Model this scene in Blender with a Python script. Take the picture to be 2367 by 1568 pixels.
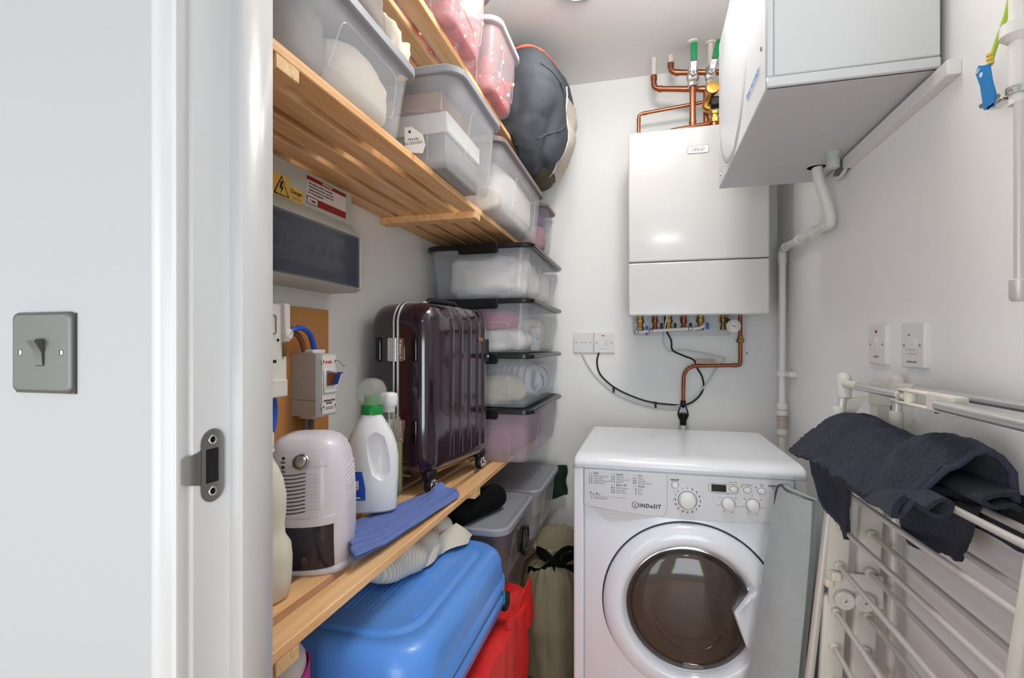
import bpy, bmesh, math, random
from mathutils import Vector, Matrix, noise

random.seed(7)
SC = bpy.context.scene
for _o in list(bpy.data.objects):
    bpy.data.objects.remove(_o)
COL = SC.collection
PI = math.pi
R = math.radians

# ------------------------------------------------------------------ camera
H = 1.157                                    # eye height
cam_d = bpy.data.cameras.new('camera')
cam_d.sensor_width = 36.0
cam_d.lens = 36.0 * 1173.0 / 2367.0          # wide architectural lens
cam_d.shift_y = 16.0 / 2367.0
cam_d.clip_start = 0.02
cam = bpy.data.objects.new('camera', cam_d)
cam.location = (0, 0, H)
cam.rotation_euler = (R(90), 0, R(14.67))
COL.objects.link(cam)
SC.camera = cam

# ------------------------------------------------------------------ world and lights
w = bpy.data.worlds.new('hallway_light')
SC.world = w
w.use_nodes = True
w.node_tree.nodes['Background'].inputs[0].default_value = (0.89, 0.945, 1.0, 1)
w.node_tree.nodes['Background'].inputs[1].default_value = 0.36

def area(name, loc, size, power, color, rot=(0, 0, 0), spread=180, shape='DISK'):
    l = bpy.data.lights.new(name, 'AREA')
    l.shape = shape
    l.size = size
    l.energy = power
    l.color = color
    l.spread = R(spread)
    o = bpy.data.objects.new(name, l)
    o.location = loc
    o.rotation_euler = rot
    COL.objects.link(o)
    return o

# two recessed ceiling lamps inside the cupboard, one lamp in the hallway behind the camera
DOWNLIGHT = (-0.205, 1.605)
OPAL = (0.042, 1.13)
OPAL_STRENGTH = 27.5
area('ceiling_lamp_light', (*DOWNLIGHT, 2.272), 0.08, 0.8, (1.0, 0.98, 0.95), spread=176)
area('hallway_lamp_light', (0.21, -1.54, 2.25), 0.30, 4.0, (1.0, 0.98, 0.95))
_fill = area('hallway_fill_light', (0.4, -1.75, 0.85), 1.2, 21.0, (0.86, 0.93, 1.0), rot=(R(90), 0, 0), shape='SQUARE')  # added fill with no real window, lifts the lower part of the room
area('hallway_side_fill_light', (-1.35, -1.2, 1.05), 1.3, 16.0, (0.9, 0.95, 1.0), rot=(R(90), 0, R(-42)), shape='SQUARE')  # second added fill from the left, brightens the right wall; no window there

SC.view_settings.view_transform = 'Standard'
SC.view_settings.look = 'None'
SC.view_settings.exposure = 0.58
SC.view_settings.gamma = 1.0
SC.view_settings.use_curve_mapping = False
SC.cycles.transparent_max_bounces = 24
SC.cycles.max_bounces = 10
SC.cycles.caustics_reflective = False
SC.cycles.caustics_refractive = False

# ------------------------------------------------------------------ materials
def lin(c):
    out = []
    for v in c[:3]:
        v = v / 255.0
        out.append(v / 12.92 if v <= 0.04045 else ((v + 0.055) / 1.055) ** 2.4)
    return (*out, 1.0)

M = {}
def mat(name, col, rough=0.5, metal=0.0, var=0.0, scale=20.0, bump=0.0, bscale=200.0, alpha=1.0,
        coat=0.0, spec=0.5, stretch=None, emit=0.0, sheen=0.0, trans=0.0, ior=1.45):
    m = bpy.data.materials.new(name)
    m.use_nodes = True
    nt = m.node_tree
    b = nt.nodes['Principled BSDF']
    b.inputs['Base Color'].default_value = lin(col)
    b.inputs['Roughness'].default_value = rough
    b.inputs['Metallic'].default_value = metal
    b.inputs['Alpha'].default_value = alpha
    b.inputs['Coat Weight'].default_value = coat
    b.inputs['Coat Roughness'].default_value = 0.08
    b.inputs['Specular IOR Level'].default_value = spec
    b.inputs['Transmission Weight'].default_value = trans
    b.inputs['IOR'].default_value = ior
    if sheen:
        b.inputs['Sheen Weight'].default_value = sheen
        b.inputs['Sheen Roughness'].default_value = 0.6
    if emit:
        b.inputs['Emission Color'].default_value = lin(col)
        b.inputs['Emission Strength'].default_value = emit
    if var or bump:
        g = nt.nodes.new('ShaderNodeNewGeometry')
        mp = nt.nodes.new('ShaderNodeMapping')
        nt.links.new(g.outputs['Position'], mp.inputs[0])
        if stretch:
            mp.inputs['Scale'].default_value = stretch
        if var:
            n = nt.nodes.new('ShaderNodeTexNoise')
            n.inputs['Scale'].default_value = scale
            n.inputs['Detail'].default_value = 4
            nt.links.new(mp.outputs[0], n.inputs['Vector'])
            mx = nt.nodes.new('ShaderNodeMix')
            mx.data_type = 'RGBA'
            a = lin(col)
            mx.inputs[6].default_value = tuple(max(0, v * (1 - var)) for v in a[:3]) + (1,)
            mx.inputs[7].default_value = tuple(min(1, v * (1 + var)) for v in a[:3]) + (1,)
            nt.links.new(n.outputs['Fac'], mx.inputs[0])
            nt.links.new(mx.outputs[2], b.inputs['Base Color'])
        if bump:
            n2 = nt.nodes.new('ShaderNodeTexNoise')
            n2.inputs['Scale'].default_value = bscale
            n2.inputs['Detail'].default_value = 3
            nt.links.new(mp.outputs[0], n2.inputs['Vector'])
            bp = nt.nodes.new('ShaderNodeBump')
            bp.inputs['Strength'].default_value = bump
            bp.inputs['Distance'].default_value = 0.002
            nt.links.new(n2.outputs['Fac'], bp.inputs['Height'])
            nt.links.new(bp.outputs[0], b.inputs['Normal'])
    M[name] = m
    return m

def wood(name, c1, c2, c3, axis_scale=(38, 2.2, 38), rough=0.55):
    m = bpy.data.materials.new(name)
    m.use_nodes = True
    nt = m.node_tree
    b = nt.nodes['Principled BSDF']
    b.inputs['Roughness'].default_value = rough
    g = nt.nodes.new('ShaderNodeNewGeometry')
    mp = nt.nodes.new('ShaderNodeMapping')
    mp.inputs['Scale'].default_value = axis_scale
    nt.links.new(g.outputs['Position'], mp.inputs[0])
    n = nt.nodes.new('ShaderNodeTexNoise')
    n.inputs['Scale'].default_value = 1.6
    n.inputs['Detail'].default_value = 6
    n.inputs['Roughness'].default_value = 0.6
    n.inputs['Distortion'].default_value = 0.6
    nt.links.new(mp.outputs[0], n.inputs['Vector'])
    rp = nt.nodes.new('ShaderNodeValToRGB')
    rp.color_ramp.elements[0].position = 0.33
    rp.color_ramp.elements[0].color = lin(c3)
    rp.color_ramp.elements[1].position = 0.7
    rp.color_ramp.elements[1].color = lin(c1)
    e = rp.color_ramp.elements.new(0.5)
    e.color = lin(c2)
    nt.links.new(n.outputs['Fac'], rp.inputs[0])
    # sparse knots
    mp2 = nt.nodes.new('ShaderNodeMapping')
    mp2.inputs['Scale'].default_value = (9, 3.4, 9)
    nt.links.new(g.outputs['Position'], mp2.inputs[0])
    v = nt.nodes.new('ShaderNodeTexVoronoi')
    v.inputs['Scale'].default_value = 1.15
    nt.links.new(mp2.outputs[0], v.inputs['Vector'])
    r2 = nt.nodes.new('ShaderNodeValToRGB')
    r2.color_ramp.elements[0].position = 0.045
    r2.color_ramp.elements[0].color = (0, 0, 0, 1)
    r2.color_ramp.elements[1].position = 0.10
    r2.color_ramp.elements[1].color = (1, 1, 1, 1)
    nt.links.new(v.outputs['Distance'], r2.inputs[0])
    mx = nt.nodes.new('ShaderNodeMix')
    mx.data_type = 'RGBA'
    mx.inputs[6].default_value = lin((110, 62, 30))
    nt.links.new(r2.outputs[0], mx.inputs[0])
    nt.links.new(rp.outputs[0], mx.inputs[7])
    nt.links.new(mx.outputs[2], b.inputs['Base Color'])
    bp = nt.nodes.new('ShaderNodeBump')
    bp.inputs['Strength'].default_value = 0.08
    bp.inputs['Distance'].default_value = 0.002
    nt.links.new(n.outputs['Fac'], bp.inputs['Height'])
    nt.links.new(bp.outputs[0], b.inputs['Normal'])
    M[name] = m
    return m

def stripes(name, base, line, axis, freq, width=0.5, rough=0.8, bump=0.3):
    m = mat(name, base, rough)
    nt = m.node_tree
    b = nt.nodes['Principled BSDF']
    g = nt.nodes.new('ShaderNodeNewGeometry')
    mp = nt.nodes.new('ShaderNodeMapping')
    mp.inputs['Rotation'].default_value = axis
    nt.links.new(g.outputs['Position'], mp.inputs[0])
    wv = nt.nodes.new('ShaderNodeTexWave')
    wv.inputs['Scale'].default_value = freq
    wv.inputs['Distortion'].default_value = 0.15
    wv.inputs['Detail'].default_value = 1
    nt.links.new(mp.outputs[0], wv.inputs['Vector'])
    rp = nt.nodes.new('ShaderNodeValToRGB')
    rp.color_ramp.elements[0].position = width - 0.12
    rp.color_ramp.elements[0].color = lin(base)
    rp.color_ramp.elements[1].position = width + 0.12
    rp.color_ramp.elements[1].color = lin(line)
    nt.links.new(wv.outputs['Fac'], rp.inputs[0])
    nt.links.new(rp.outputs[0], b.inputs['Base Color'])
    bp = nt.nodes.new('ShaderNodeBump')
    bp.inputs['Strength'].default_value = bump
    bp.inputs['Distance'].default_value = 0.001
    nt.links.new(wv.outputs['Fac'], bp.inputs['Height'])
    nt.links.new(bp.outputs[0], b.inputs['Normal'])
    return m

mat('paint', (243, 243, 241), 0.75, var=0.015, scale=3, bump=0.05, bscale=350)
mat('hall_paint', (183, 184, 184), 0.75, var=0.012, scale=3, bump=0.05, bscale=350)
mat('ceiling_paint', (252, 249, 247), 0.85, var=0.015, scale=3)
mat('gloss_paint', (208, 209, 208), 0.28, var=0.012, scale=6)
wood('pine', (246, 206, 156), (238, 189, 134), (222, 166, 106))
wood('pine_end', (236, 205, 155), (226, 190, 136), (206, 166, 112), (90, 90, 90))
wood('laminate', (206, 158, 104), (192, 140, 86), (170, 116, 66), (14, 3, 14), 0.4)
mat('white_enamel', (236, 240, 246), 0.22, coat=0.3)
mat('white_plastic', (232, 231, 228), 0.35)
mat('panel_plastic', (214, 217, 220), 0.38)
mat('cream_plastic', (222, 218, 200), 0.42)
mat('rack_plastic', (216, 213, 203), 0.45)
mat('switch_plastic', (230, 228, 226), 0.3)
mat('appliance_white', (210, 210, 209), 0.16, coat=0.5)
mat('case_white', (206, 210, 212), 0.4)
mat('black', (16, 16, 17), 0.45)
mat('black_gloss', (14, 14, 16), 0.15)
mat('black_fabric', (9, 10, 10), 0.95, bump=0.5, bscale=500, spec=0.2)
mat('grey_dark', (70, 72, 76), 0.5)
mat('print_dark', (52, 54, 60), 0.6)
mat('print_grey', (120, 122, 128), 0.6)
mat('chrome', (225, 225, 228), 0.14, 1.0)
mat('steel', (168, 168, 164), 0.34, 1.0, var=0.06, scale=8, stretch=(1, 1, 60))
mat('brushed_plate', (122, 124, 119), 0.5, 0.75, var=0.05, scale=8, stretch=(1, 1, 60))
mat('alu', (208, 208, 208), 0.36, 0.85)
mat('bar_alu', (212, 208, 203), 0.42, 0.25)
mat('copper', (178, 112, 84), 0.33, 1.0, var=0.12, scale=30)
mat('copper_dull', (160, 98, 72), 0.45, 0.9, var=0.18, scale=22)
mat('brass', (206, 160, 84), 0.3, 1.0, var=0.1, scale=40)
mat('brass_dull', (140, 112, 62), 0.45, 0.9, var=0.2, scale=60)
mat('nickel', (205, 204, 200), 0.22, 1.0, bump=0.9, bscale=120)
mat('green_lever', (18, 132, 78), 0.35, coat=0.4)
mat('pipe_white', (232, 231, 226), 0.32)
mat('pipe_cloudy', (214, 206, 198), 0.25)
mat('blue_cable', (40, 92, 200), 0.35)
mat('brown_cable', (140, 84, 50), 0.4)
mat('white_cable', (220, 219, 216), 0.45)
mat('grey_cable', (118, 112, 108), 0.5)
mat('mdf', (196, 138, 80), 0.7, var=0.05, scale=60)
mat('cu_grey', (196, 200, 193), 0.42)
mat('iso_grey', (190, 188, 183), 0.45)
mat('meter_white', (228, 226, 218), 0.4)
mat('smoked', (44, 50, 74), 0.12, alpha=0.62, coat=0.3)
mat('smoked_tank', (34, 30, 52), 0.14, alpha=0.86, coat=0.4)
mat('yellow_label', (238, 196, 92), 0.6)
mat('red_label', (150, 28, 30), 0.5)
mat('white_label', (232, 224, 222), 0.6)
mat('red', (206, 38, 36), 0.5)
mat('lilac_plastic', (226, 221, 229), 0.3, coat=0.2)
mat('purple_shell', (40, 20, 34), 0.10, coat=1.0, var=0.15, scale=5)
mat('blue_shell', (92, 154, 238), 0.33, coat=0.15)
mat('blue_zip', (58, 140, 214), 0.6, bump=0.3, bscale=600)
mat('teal', (40, 140, 160), 0.5)
mat('blue_cloth', (88, 112, 180), 0.9, var=0.08, scale=220, bump=0.25, bscale=900, sheen=0.2)
stripes('ticking', (218, 210, 194), (192, 186, 174), (0.0, 0.0, PI / 2), 44, 0.74, bump=0.1)
stripes('shirt_stripe', (226, 226, 230), (120, 140, 180), (0.0, 0.0, 0.3), 16, 0.7)
mat('red_nylon', (228, 40, 36), 0.5, bump=0.12, bscale=700)
mat('olive', (136, 128, 104), 0.75, var=0.07, scale=30, bump=0.15, bscale=700)
mat('olive_dark', (84, 78, 60), 0.8)
mat('navy_terry', (38, 42, 56), 0.95, var=0.4, scale=260, bump=1.0, bscale=420, sheen=0.06)
mat('navy_hem', (56, 58, 76), 0.9, bump=0.3, bscale=600)
mat('board_grey', (172, 180, 180), 0.9, var=0.10, scale=26, bump=0.3, bscale=500)
mat('slate_bag', (66, 71, 77), 0.75, bump=0.12, bscale=600)
mat('coral', (238, 122, 92), 0.55)
mat('bag_print', (206, 196, 184), 0.8, var=0.14, scale=60)
mat('lid_grey', (150, 154, 162), 0.38)
mat('lid_light', (196, 197, 202), 0.38)
mat('lid_brown', (120, 110, 108), 0.38)
mat('lid_black', (20, 20, 22), 0.28)
mat('tub_clear', (230, 233, 238), 0.14, alpha=0.19, coat=0.25)
mat('tub_frost', (226, 225, 228), 0.3, alpha=0.22)
mat('tub_smoke', (176, 178, 188), 0.15, alpha=0.16, coat=0.25)
mat('tub_pink', (232, 214, 220), 0.25, alpha=0.25)
mat('linen_white', (238, 236, 232), 0.9, bump=0.2, bscale=300)
mat('linen_cream', (226, 216, 198), 0.9, bump=0.25, bscale=300)
mat('knit_cream', (216, 206, 180), 0.95, bump=0.8, bscale=260)
mat('grey_wool', (150, 142, 138), 0.95, var=0.2, scale=60, bump=0.6, bscale=300)
mat('magenta', (186, 50, 110), 0.8)
mat('purple_cloth', (140, 70, 140), 0.85, var=0.15, scale=20)
mat('rose_cloth', (190, 130, 140), 0.85, var=0.2, scale=18)
mat('brown_cloth', (120, 84, 86), 0.85, var=0.2, scale=18)
mat('bauble_red', (206, 26, 28), 0.14, coat=0.6)
mat('fairy_bulb', (255, 120, 90), 0.4, emit=3.5)
mat('card_white', (234, 232, 228), 0.6)
mat('card_grey', (150, 150, 150), 0.7)
mat('card_brown', (164, 118, 86), 0.75)
mat('blue_print', (70, 120, 190), 0.6)
mat('green_tartan', (22, 44, 34), 0.9, var=0.5, scale=40)
mat('pink_plastic', (214, 40, 140), 0.45)
mat('blue_plastic', (20, 86, 150), 0.4)
mat('foam_white', (214, 212, 212), 0.8)
mat('milk_hdpe', (226, 224, 208), 0.42, spec=0.4)
mat('bottle_white', (238, 240, 242), 0.28)
mat('green_cap', (0, 138, 54), 0.35)
mat('clear_ball', (236, 236, 226), 0.12, alpha=0.15)
mat('clear_ribbed', (196, 202, 184), 0.08, alpha=0.14, coat=0.4)
mat('green_liquid', (150, 158, 84), 0.15, alpha=0.85)
mat('door_glass', (62, 50, 44), 0.06, alpha=0.55, coat=1.0)
mat('drum_dark', (66, 52, 46), 0.35, 0.3, var=0.25, scale=9)
mat('gasket', (52, 54, 60), 0.5)
mat('display', (22, 23, 27), 0.15)
mat('yellow_green', (166, 196, 60), 0.4)
mat('tag_blue', (30, 124, 190), 0.45, var=0.12, scale=60)
mat('clear_sight', (206, 186, 170), 0.15, alpha=0.6)
mat('lamp_glow', (255, 244, 230), 0.5, emit=1.5)
mat('opal_glow', (255, 252, 248), 0.4, emit=OPAL_STRENGTH)

# ------------------------------------------------------------------ mesh building
class MB:
    def __init__(s):
        s.v = []
        s.f = []
        s.flat = []
    def add(s, vs, fs):
        o = len(s.v)
        s.v += [tuple(p) for p in vs]
        s.f += [tuple(i + o for i in f) for f in fs]
        return s
    def bm(s, b):
        b.verts.index_update()
        s.add([v.co[:] for v in b.verts], [[v.index for v in f.verts] for f in b.faces])
        b.free()
        return s
    def box(s, x0, x1, y0, y1, z0, z1):
        return s.add([(x0, y0, z0), (x1, y0, z0), (x1, y1, z0), (x0, y1, z0), (x0, y0, z1), (x1, y0, z1), (x1, y1, z1), (x0, y1, z1)],
                     [(3, 2, 1, 0), (4, 5, 6, 7), (0, 1, 5, 4), (1, 2, 6, 5), (2, 3, 7, 6), (3, 0, 4, 7)])
    def rbox(s, x0, x1, y0, y1, z0, z1, r=0.003, seg=2):
        b = bmesh.new()
        bmesh.ops.create_cube(b, size=1)
        for v in b.verts:
            v.co = ((x0 + x1) / 2 + v.co.x * (x1 - x0), (y0 + y1) / 2 + v.co.y * (y1 - y0), (z0 + z1) / 2 + v.co.z * (z1 - z0))
        r = min(r, 0.49 * min(x1 - x0, y1 - y0, z1 - z0))
        bmesh.ops.bevel(b, geom=list(b.edges), offset=r, segments=seg, profile=0.5, affect='EDGES')
        b.normal_update()
        o = len(s.f)
        s.flat += [o + i for i, f in enumerate(b.faces) if max(abs(c) for c in f.normal) > 0.99999]
        return s.bm(b)
    def rings(s, rings, cap0=True, cap1=True, closed=True):
        n = len(rings[0])
        o = len(s.v)
        for r in rings:
            s.v += [tuple(p) for p in r]
        for i in range(len(rings) - 1):
            for j in range(n if closed else n - 1):
                k = (j + 1) % n
                s.f.append((o + i * n + j, o + i * n + k, o + (i + 1) * n + k, o + (i + 1) * n + j))
        if cap0:
            s.flat.append(len(s.f))
            s.f.append(tuple(o + j for j in reversed(range(n))))
        if cap1:
            s.flat.append(len(s.f))
            s.f.append(tuple(o + (len(rings) - 1) * n + j for j in range(n)))
        return s
    def cyl(s, p0, p1, r0, r1=None, n=16):
        return s.tube([p0, p1], [r0, r0 if r1 is None else r1], n)
    def tube(s, pts, r, n=12, flat=None):
        pts = [Vector(p) for p in pts]
        rs = r if isinstance(r, (list, tuple)) else [r] * len(pts)
        rings = []
        up = None
        for i, p in enumerate(pts):
            t = (pts[min(i + 1, len(pts) - 1)] - pts[max(i - 1, 0)])
            t = t.normalized() if t.length > 1e-9 else Vector((0, 0, 1))
            if up is None:
                a = Vector((0, 0, 1)) if abs(t.z) < 0.9 else Vector((1, 0, 0))
                up = (a - t * a.dot(t)).normalized()
            else:
                up = (up - t * up.dot(t))
                up = up.normalized() if up.length > 1e-6 else t.orthogonal().normalized()
            sd = t.cross(up)
            fl = flat if flat else 1.0
            rings.append([p + (sd * math.cos(2 * PI * j / n) + up * math.sin(2 * PI * j / n) * fl) * rs[i] for j in range(n)])
        return s.rings(rings)
    def lathe(s, prof, c, n=24, axis='z', sx=1.0, sy=1.0, flute=0, fa=0.0):
        rings = []
        for (r, h) in prof:
            ring = []
            for j in range(n):
                a = 2 * PI * j / n
                rr = r * (1 + (fa * math.cos(flute * a) if flute else 0))
                x, y = rr * math.cos(a) * sx, rr * math.sin(a) * sy
                if axis == 'z':
                    ring.append((c[0] + x, c[1] + y, c[2] + h))
                elif axis == 'y':
                    ring.append((c[0] + x, c[1] + h, c[2] - y))
                else:
                    ring.append((c[0] + h, c[1] + x, c[2] + y))
            rings.append(ring)
        return s.rings(rings)
    def prism(s, poly, d0, d1, plane='xy'):
        def m(p, d):
            return (p[0], p[1], d) if plane == 'xy' else (p[0], d, p[1]) if plane == 'xz' else (d, p[0], p[1])
        return s.rings([[m(p, d0) for p in poly], [m(p, d1) for p in poly]])
    def xf(s, mtx):
        s.v = [tuple(mtx @ Vector(p)) for p in s.v]
        return s

def rr(x0, x1, y0, y1, r, n=5):
    out = []
    for cx, cy, a0 in ((x1 - r, y1 - r, 0), (x0 + r, y1 - r, 90), (x0 + r, y0 + r, 180), (x1 - r, y0 + r, 270)):
        for i in range(n + 1):
            a = R(a0 + 90 * i / n)
            out.append((cx + r * math.cos(a), cy + r * math.sin(a)))
    return out

def spline(pts, k=8, closed=False):
    pts = [Vector(p) for p in pts]
    out = []
    n = len(pts)
    for i in range(n if closed else n - 1):
        if closed:
            p0, p1, p2, p3 = pts[(i - 1) % n], pts[i], pts[(i + 1) % n], pts[(i + 2) % n]
        else:
            p0, p1, p2, p3 = pts[max(i - 1, 0)], pts[i], pts[i + 1], pts[min(i + 2, n - 1)]
        for j in range(k):
            t = j / k
            out.append(0.5 * ((2 * p1) + (p2 - p0) * t + (2 * p0 - 5 * p1 + 4 * p2 - p3) * t * t + (3 * p1 - p0 - 3 * p2 + p3) * t ** 3))
    if not closed:
        out.append(pts[-1])
    return out

def bend(pts, r, k=5):
    """polyline with rounded corners"""
    pts = [Vector(p) for p in pts]
    out = [pts[0]]
    for i in range(1, len(pts) - 1):
        a, b, c = pts[i - 1], pts[i], pts[i + 1]
        d1, d2 = (a - b), (c - b)
        q = min(r, d1.length * 0.49, d2.length * 0.49)
        s0, s1 = b + d1.normalized() * q, b + d2.normalized() * q
        for j in range(k + 1):
            t = j / k
            out.append((1 - t) ** 2 * s0 + 2 * t * (1 - t) * b + t * t * s1)
    out.append(pts[-1])
    return out

def mesh_from(mb, name):
    me = bpy.data.meshes.new(name)
    me.from_pydata(mb.v, [], mb.f)
    me.validate(clean_customdata=False)
    me.update()
    return me

def finish(me, material, smooth):
    for p in me.polygons:
        p.use_smooth = bool(smooth)
    if smooth:
        me.set_sharp_from_angle(angle=R(smooth))
    me.materials.clear()
    me.materials.append(M[material])

def fixn(me):
    b = bmesh.new()
    b.from_mesh(me)
    bmesh.ops.recalc_face_normals(b, faces=list(b.faces))
    b.to_mesh(me)
    b.free()

def ob(name, mb, material, parent=None, smooth=38, local=False):
    me = mb if isinstance(mb, bpy.types.Mesh) else mesh_from(mb, name)
    fixn(me)
    finish(me, material, smooth)
    if isinstance(mb, MB) and len(me.polygons) == len(mb.f):
        for i in mb.flat:
            me.polygons[i].use_smooth = False
    o = bpy.data.objects.new(name, me)
    COL.objects.link(o)
    if parent is not None:
        o.parent = parent
        if not local:
            w0 = Vector(parent.location)
            q = parent.parent
            while q is not None:
                w0 = w0 + Vector(q.location)
                q = q.parent
            o.location = -w0
    return o

def tag(o, label, cat, group=None):
    o['label'] = label
    o['category'] = cat
    if group:
        o['group'] = group
    return o

def struct(name, mb, material, label=None, parent=None, smooth=38):
    o = ob(name, mb, material, parent, smooth)
    if parent is None:
        o['kind'] = 'structure'
        if label:
            o['label'] = label
    return o

def thing(name, label, cat, loc=(0, 0, 0), group=None, rz=0.0):
    o = bpy.data.objects.new(name, None)
    o.empty_display_size = 0.05
    o.location = loc
    o.rotation_euler = (0, 0, rz)
    COL.objects.link(o)
    return tag(o, label, cat, group)

def text(name, body, size, loc, material, parent, facing='-y', align='CENTER', local=False, bold=0.0, depth=0.0002, spacing=1.0, line=1.0):
    cu = bpy.data.curves.new(name, 'FONT')
    cu.body = body
    cu.size = size
    cu.align_x = align
    cu.align_y = 'CENTER'
    cu.extrude = depth
    cu.offset = bold
    cu.space_character = spacing
    cu.space_line = line
    cu.resolution_u = 2
    t = bpy.data.objects.new('tmp', cu)
    COL.objects.link(t)
    dg = bpy.context.evaluated_depsgraph_get()
    me = bpy.data.meshes.new_from_object(t.evaluated_get(dg))
    bpy.data.objects.remove(t)
    if facing == '-y':
        mt = Matrix(((1, 0, 0), (0, 0, -1), (0, 1, 0))).to_4x4()
    elif facing == '+x':
        mt = Matrix(((0, 0, 1), (1, 0, 0), (0, 1, 0))).to_4x4()
    elif facing == '-x':
        mt = Matrix(((0, 0, -1), (-1, 0, 0), (0, 1, 0))).to_4x4()
    else:
        mt = facing
    me.transform(Matrix.Translation(Vector(loc)) @ mt)
    return ob(name, me, material, parent, 0, local)

def nz(p, f, seed=0.0):
    return noise.noise(Vector((p[0] * f + seed, p[1] * f - seed * 0.7, p[2] * f + seed * 1.3)))

def blob(c, size, amp=0.01, freq=18, e=0.6, seed=1.0, nu=36, nv=24, ridge=0.0, rz=0.0, flatbot=None):
    """boxy crumpled bundle"""
    mb = MB()
    rings = []
    cr, sr = math.cos(rz), math.sin(rz)
    def sp(a, k):
        return math.copysign(abs(a) ** k, a)
    for i in range(1, nv):
        ph = -PI / 2 + PI * i / nv
        ring = []
        for j in range(nu):
            th = 2 * PI * j / nu
            d = Vector((sp(math.cos(ph), e) * sp(math.cos(th), e), sp(math.cos(ph), e) * sp(math.sin(th), e), sp(math.sin(ph), e)))
            p = Vector((d.x * size[0], d.y * size[1], d.z * size[2]))
            n = nz(p, freq, seed) * amp + nz(p, freq * 2.3, seed + 5) * amp * 0.5
            if ridge:
                n += (1 - abs(nz(p, freq * 0.7, seed + 9)) * 3) * ridge
            p = p + d.normalized() * n
            if flatbot is not None:
                p.z = max(p.z, -size[2] * flatbot)
            ring.append((c[0] + p.x * cr - p.y * sr, c[1] + p.x * sr + p.y * cr, c[2] + p.z))
        rings.append(ring)
    mb.rings(rings)
    return mb

def sheet(f, nu, nv, th):
    """cloth: f(u,v)->point, given a thickness"""
    pts = [[Vector(f(i / nu, j / nv)) for j in range(nv + 1)] for i in range(nu + 1)]
    mb = MB()
    top, bot = [], []
    for i in range(nu + 1):
        for j in range(nv + 1):
            du = pts[min(i + 1, nu)][j] - pts[max(i - 1, 0)][j]
            dv = pts[i][min(j + 1, nv)] - pts[i][max(j - 1, 0)]
            n = du.cross(dv)
            n = n.normalized() if n.length > 1e-12 else Vector((0, 0, 1))
            top.append(pts[i][j] + n * th / 2)
            bot.append(pts[i][j] - n * th / 2)
    k = (nu + 1) * (nv + 1)
    fs = []
    for i in range(nu):
        for j in range(nv):
            a, b, c, d = i * (nv + 1) + j, (i + 1) * (nv + 1) + j, (i + 1) * (nv + 1) + j + 1, i * (nv + 1) + j + 1
            fs += [(a, b, c, d), (k + d, k + c, k + b, k + a)]
    for i in range(nu):
        for j in (0, nv):
            a, b = i * (nv + 1) + j, (i + 1) * (nv + 1) + j
            fs.append((a, k + a, k + b, b) if j == 0 else (a, b, k + b, k + a))
    for j in range(nv):
        for i in (0, nu):
            a, b = i * (nv + 1) + j, i * (nv + 1) + j + 1
            fs.append((a, b, k + b, k + a) if i == 0 else (a, k + a, k + b, b))
    return mb.add(top + bot, fs)

def lerp(a, b, t):
    return Vector(a) * (1 - t) + Vector(b) * t

def subtract(me, cutters):
    """boolean cut, baked"""
    o = bpy.data.objects.new('tmp_a', me)
    COL.objects.link(o)
    tmp = [o]
    for cme in cutters:
        c = bpy.data.objects.new('tmp_b', cme)
        COL.objects.link(c)
        tmp.append(c)
        md = o.modifiers.new('cut', 'BOOLEAN')
        md.operation = 'DIFFERENCE'
        md.solver = 'EXACT'
        md.object = c
    dg = bpy.context.evaluated_depsgraph_get()
    out = bpy.data.meshes.new_from_object(o.evaluated_get(dg))
    for t in tmp:
        bpy.data.objects.remove(t)
    return out

def closed(mb, name='tmp'):
    me = mesh_from(mb, name)
    fixn(me)
    return me

# ================================================================== SETTING
XL, XR, YB, ZC = -0.74, 0.505, 2.20, 2.29
YF0, YF1 = 0.405, 0.50                        # door wall, outer and inner face
struct('floor', MB().box(-2.4, 1.8, -1.8, 2.32, -0.06, 0.0), 'laminate', 'wood laminate floor')
struct('ceiling', MB().box(XL - 0.1, XR + 0.1, YF1, YB + 0.1, ZC, ZC + 0.08), 'ceiling_paint', 'white painted ceiling')
struct('wall_left', MB().box(XL - 0.1, XL, YF1, YB + 0.1, 0, ZC), 'paint', 'white wall behind the shelves')
struct('wall_right', MB().box(XR, XR + 0.1, YF1, YB + 0.1, 0, ZC), 'paint', 'white wall behind the drying rack')
struct('wall_back', MB().box(XL, XR, YB, YB + 0.1, 0, ZC), 'paint', 'white wall behind the boiler')
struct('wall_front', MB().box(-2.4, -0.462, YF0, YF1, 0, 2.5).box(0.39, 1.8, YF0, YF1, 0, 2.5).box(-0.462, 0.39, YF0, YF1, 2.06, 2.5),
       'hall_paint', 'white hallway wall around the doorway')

lin_p = [(-0.462, YF0), (-0.4335, YF0), (-0.432, YF0 + 0.0015), (-0.432, 0.451), (-0.4168, 0.451), (-0.4153, 0.4525), (-0.4153, 0.4965), (-0.4168, 0.498), (-0.462, 0.498)]
struct('trim_1', MB().prism(lin_p, 0, 2.06), 'gloss_paint', 'white painted door lining with raised stop')
lin_r = [(-0.072 - x, y) for x, y in lin_p]
struct('trim_2', MB().prism(lin_r, 0, 2.06), 'gloss_paint', 'white painted door lining on the right of the doorway')
struct('trim_3', MB().box(-0.432, 0.36, YF0, 0.498, 2.03, 2.06), 'gloss_paint', 'white painted door head')
arc = [(-0.437, YF0), (-0.437, 0.3945), (-0.4385, 0.3925), (-0.4425, 0.3925), (-0.4445, 0.3935), (-0.4475, 0.3915), (-0.452, 0.3885), (-0.458, 0.3875), (-0.4625, 0.388), (-0.4652, 0.3895), (-0.466, 0.3925), (-0.466, YF0)]
struct('trim_4', MB().prism(arc, 0, 2.062), 'gloss_paint', 'white moulded architrave beside the light switch')
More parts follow.
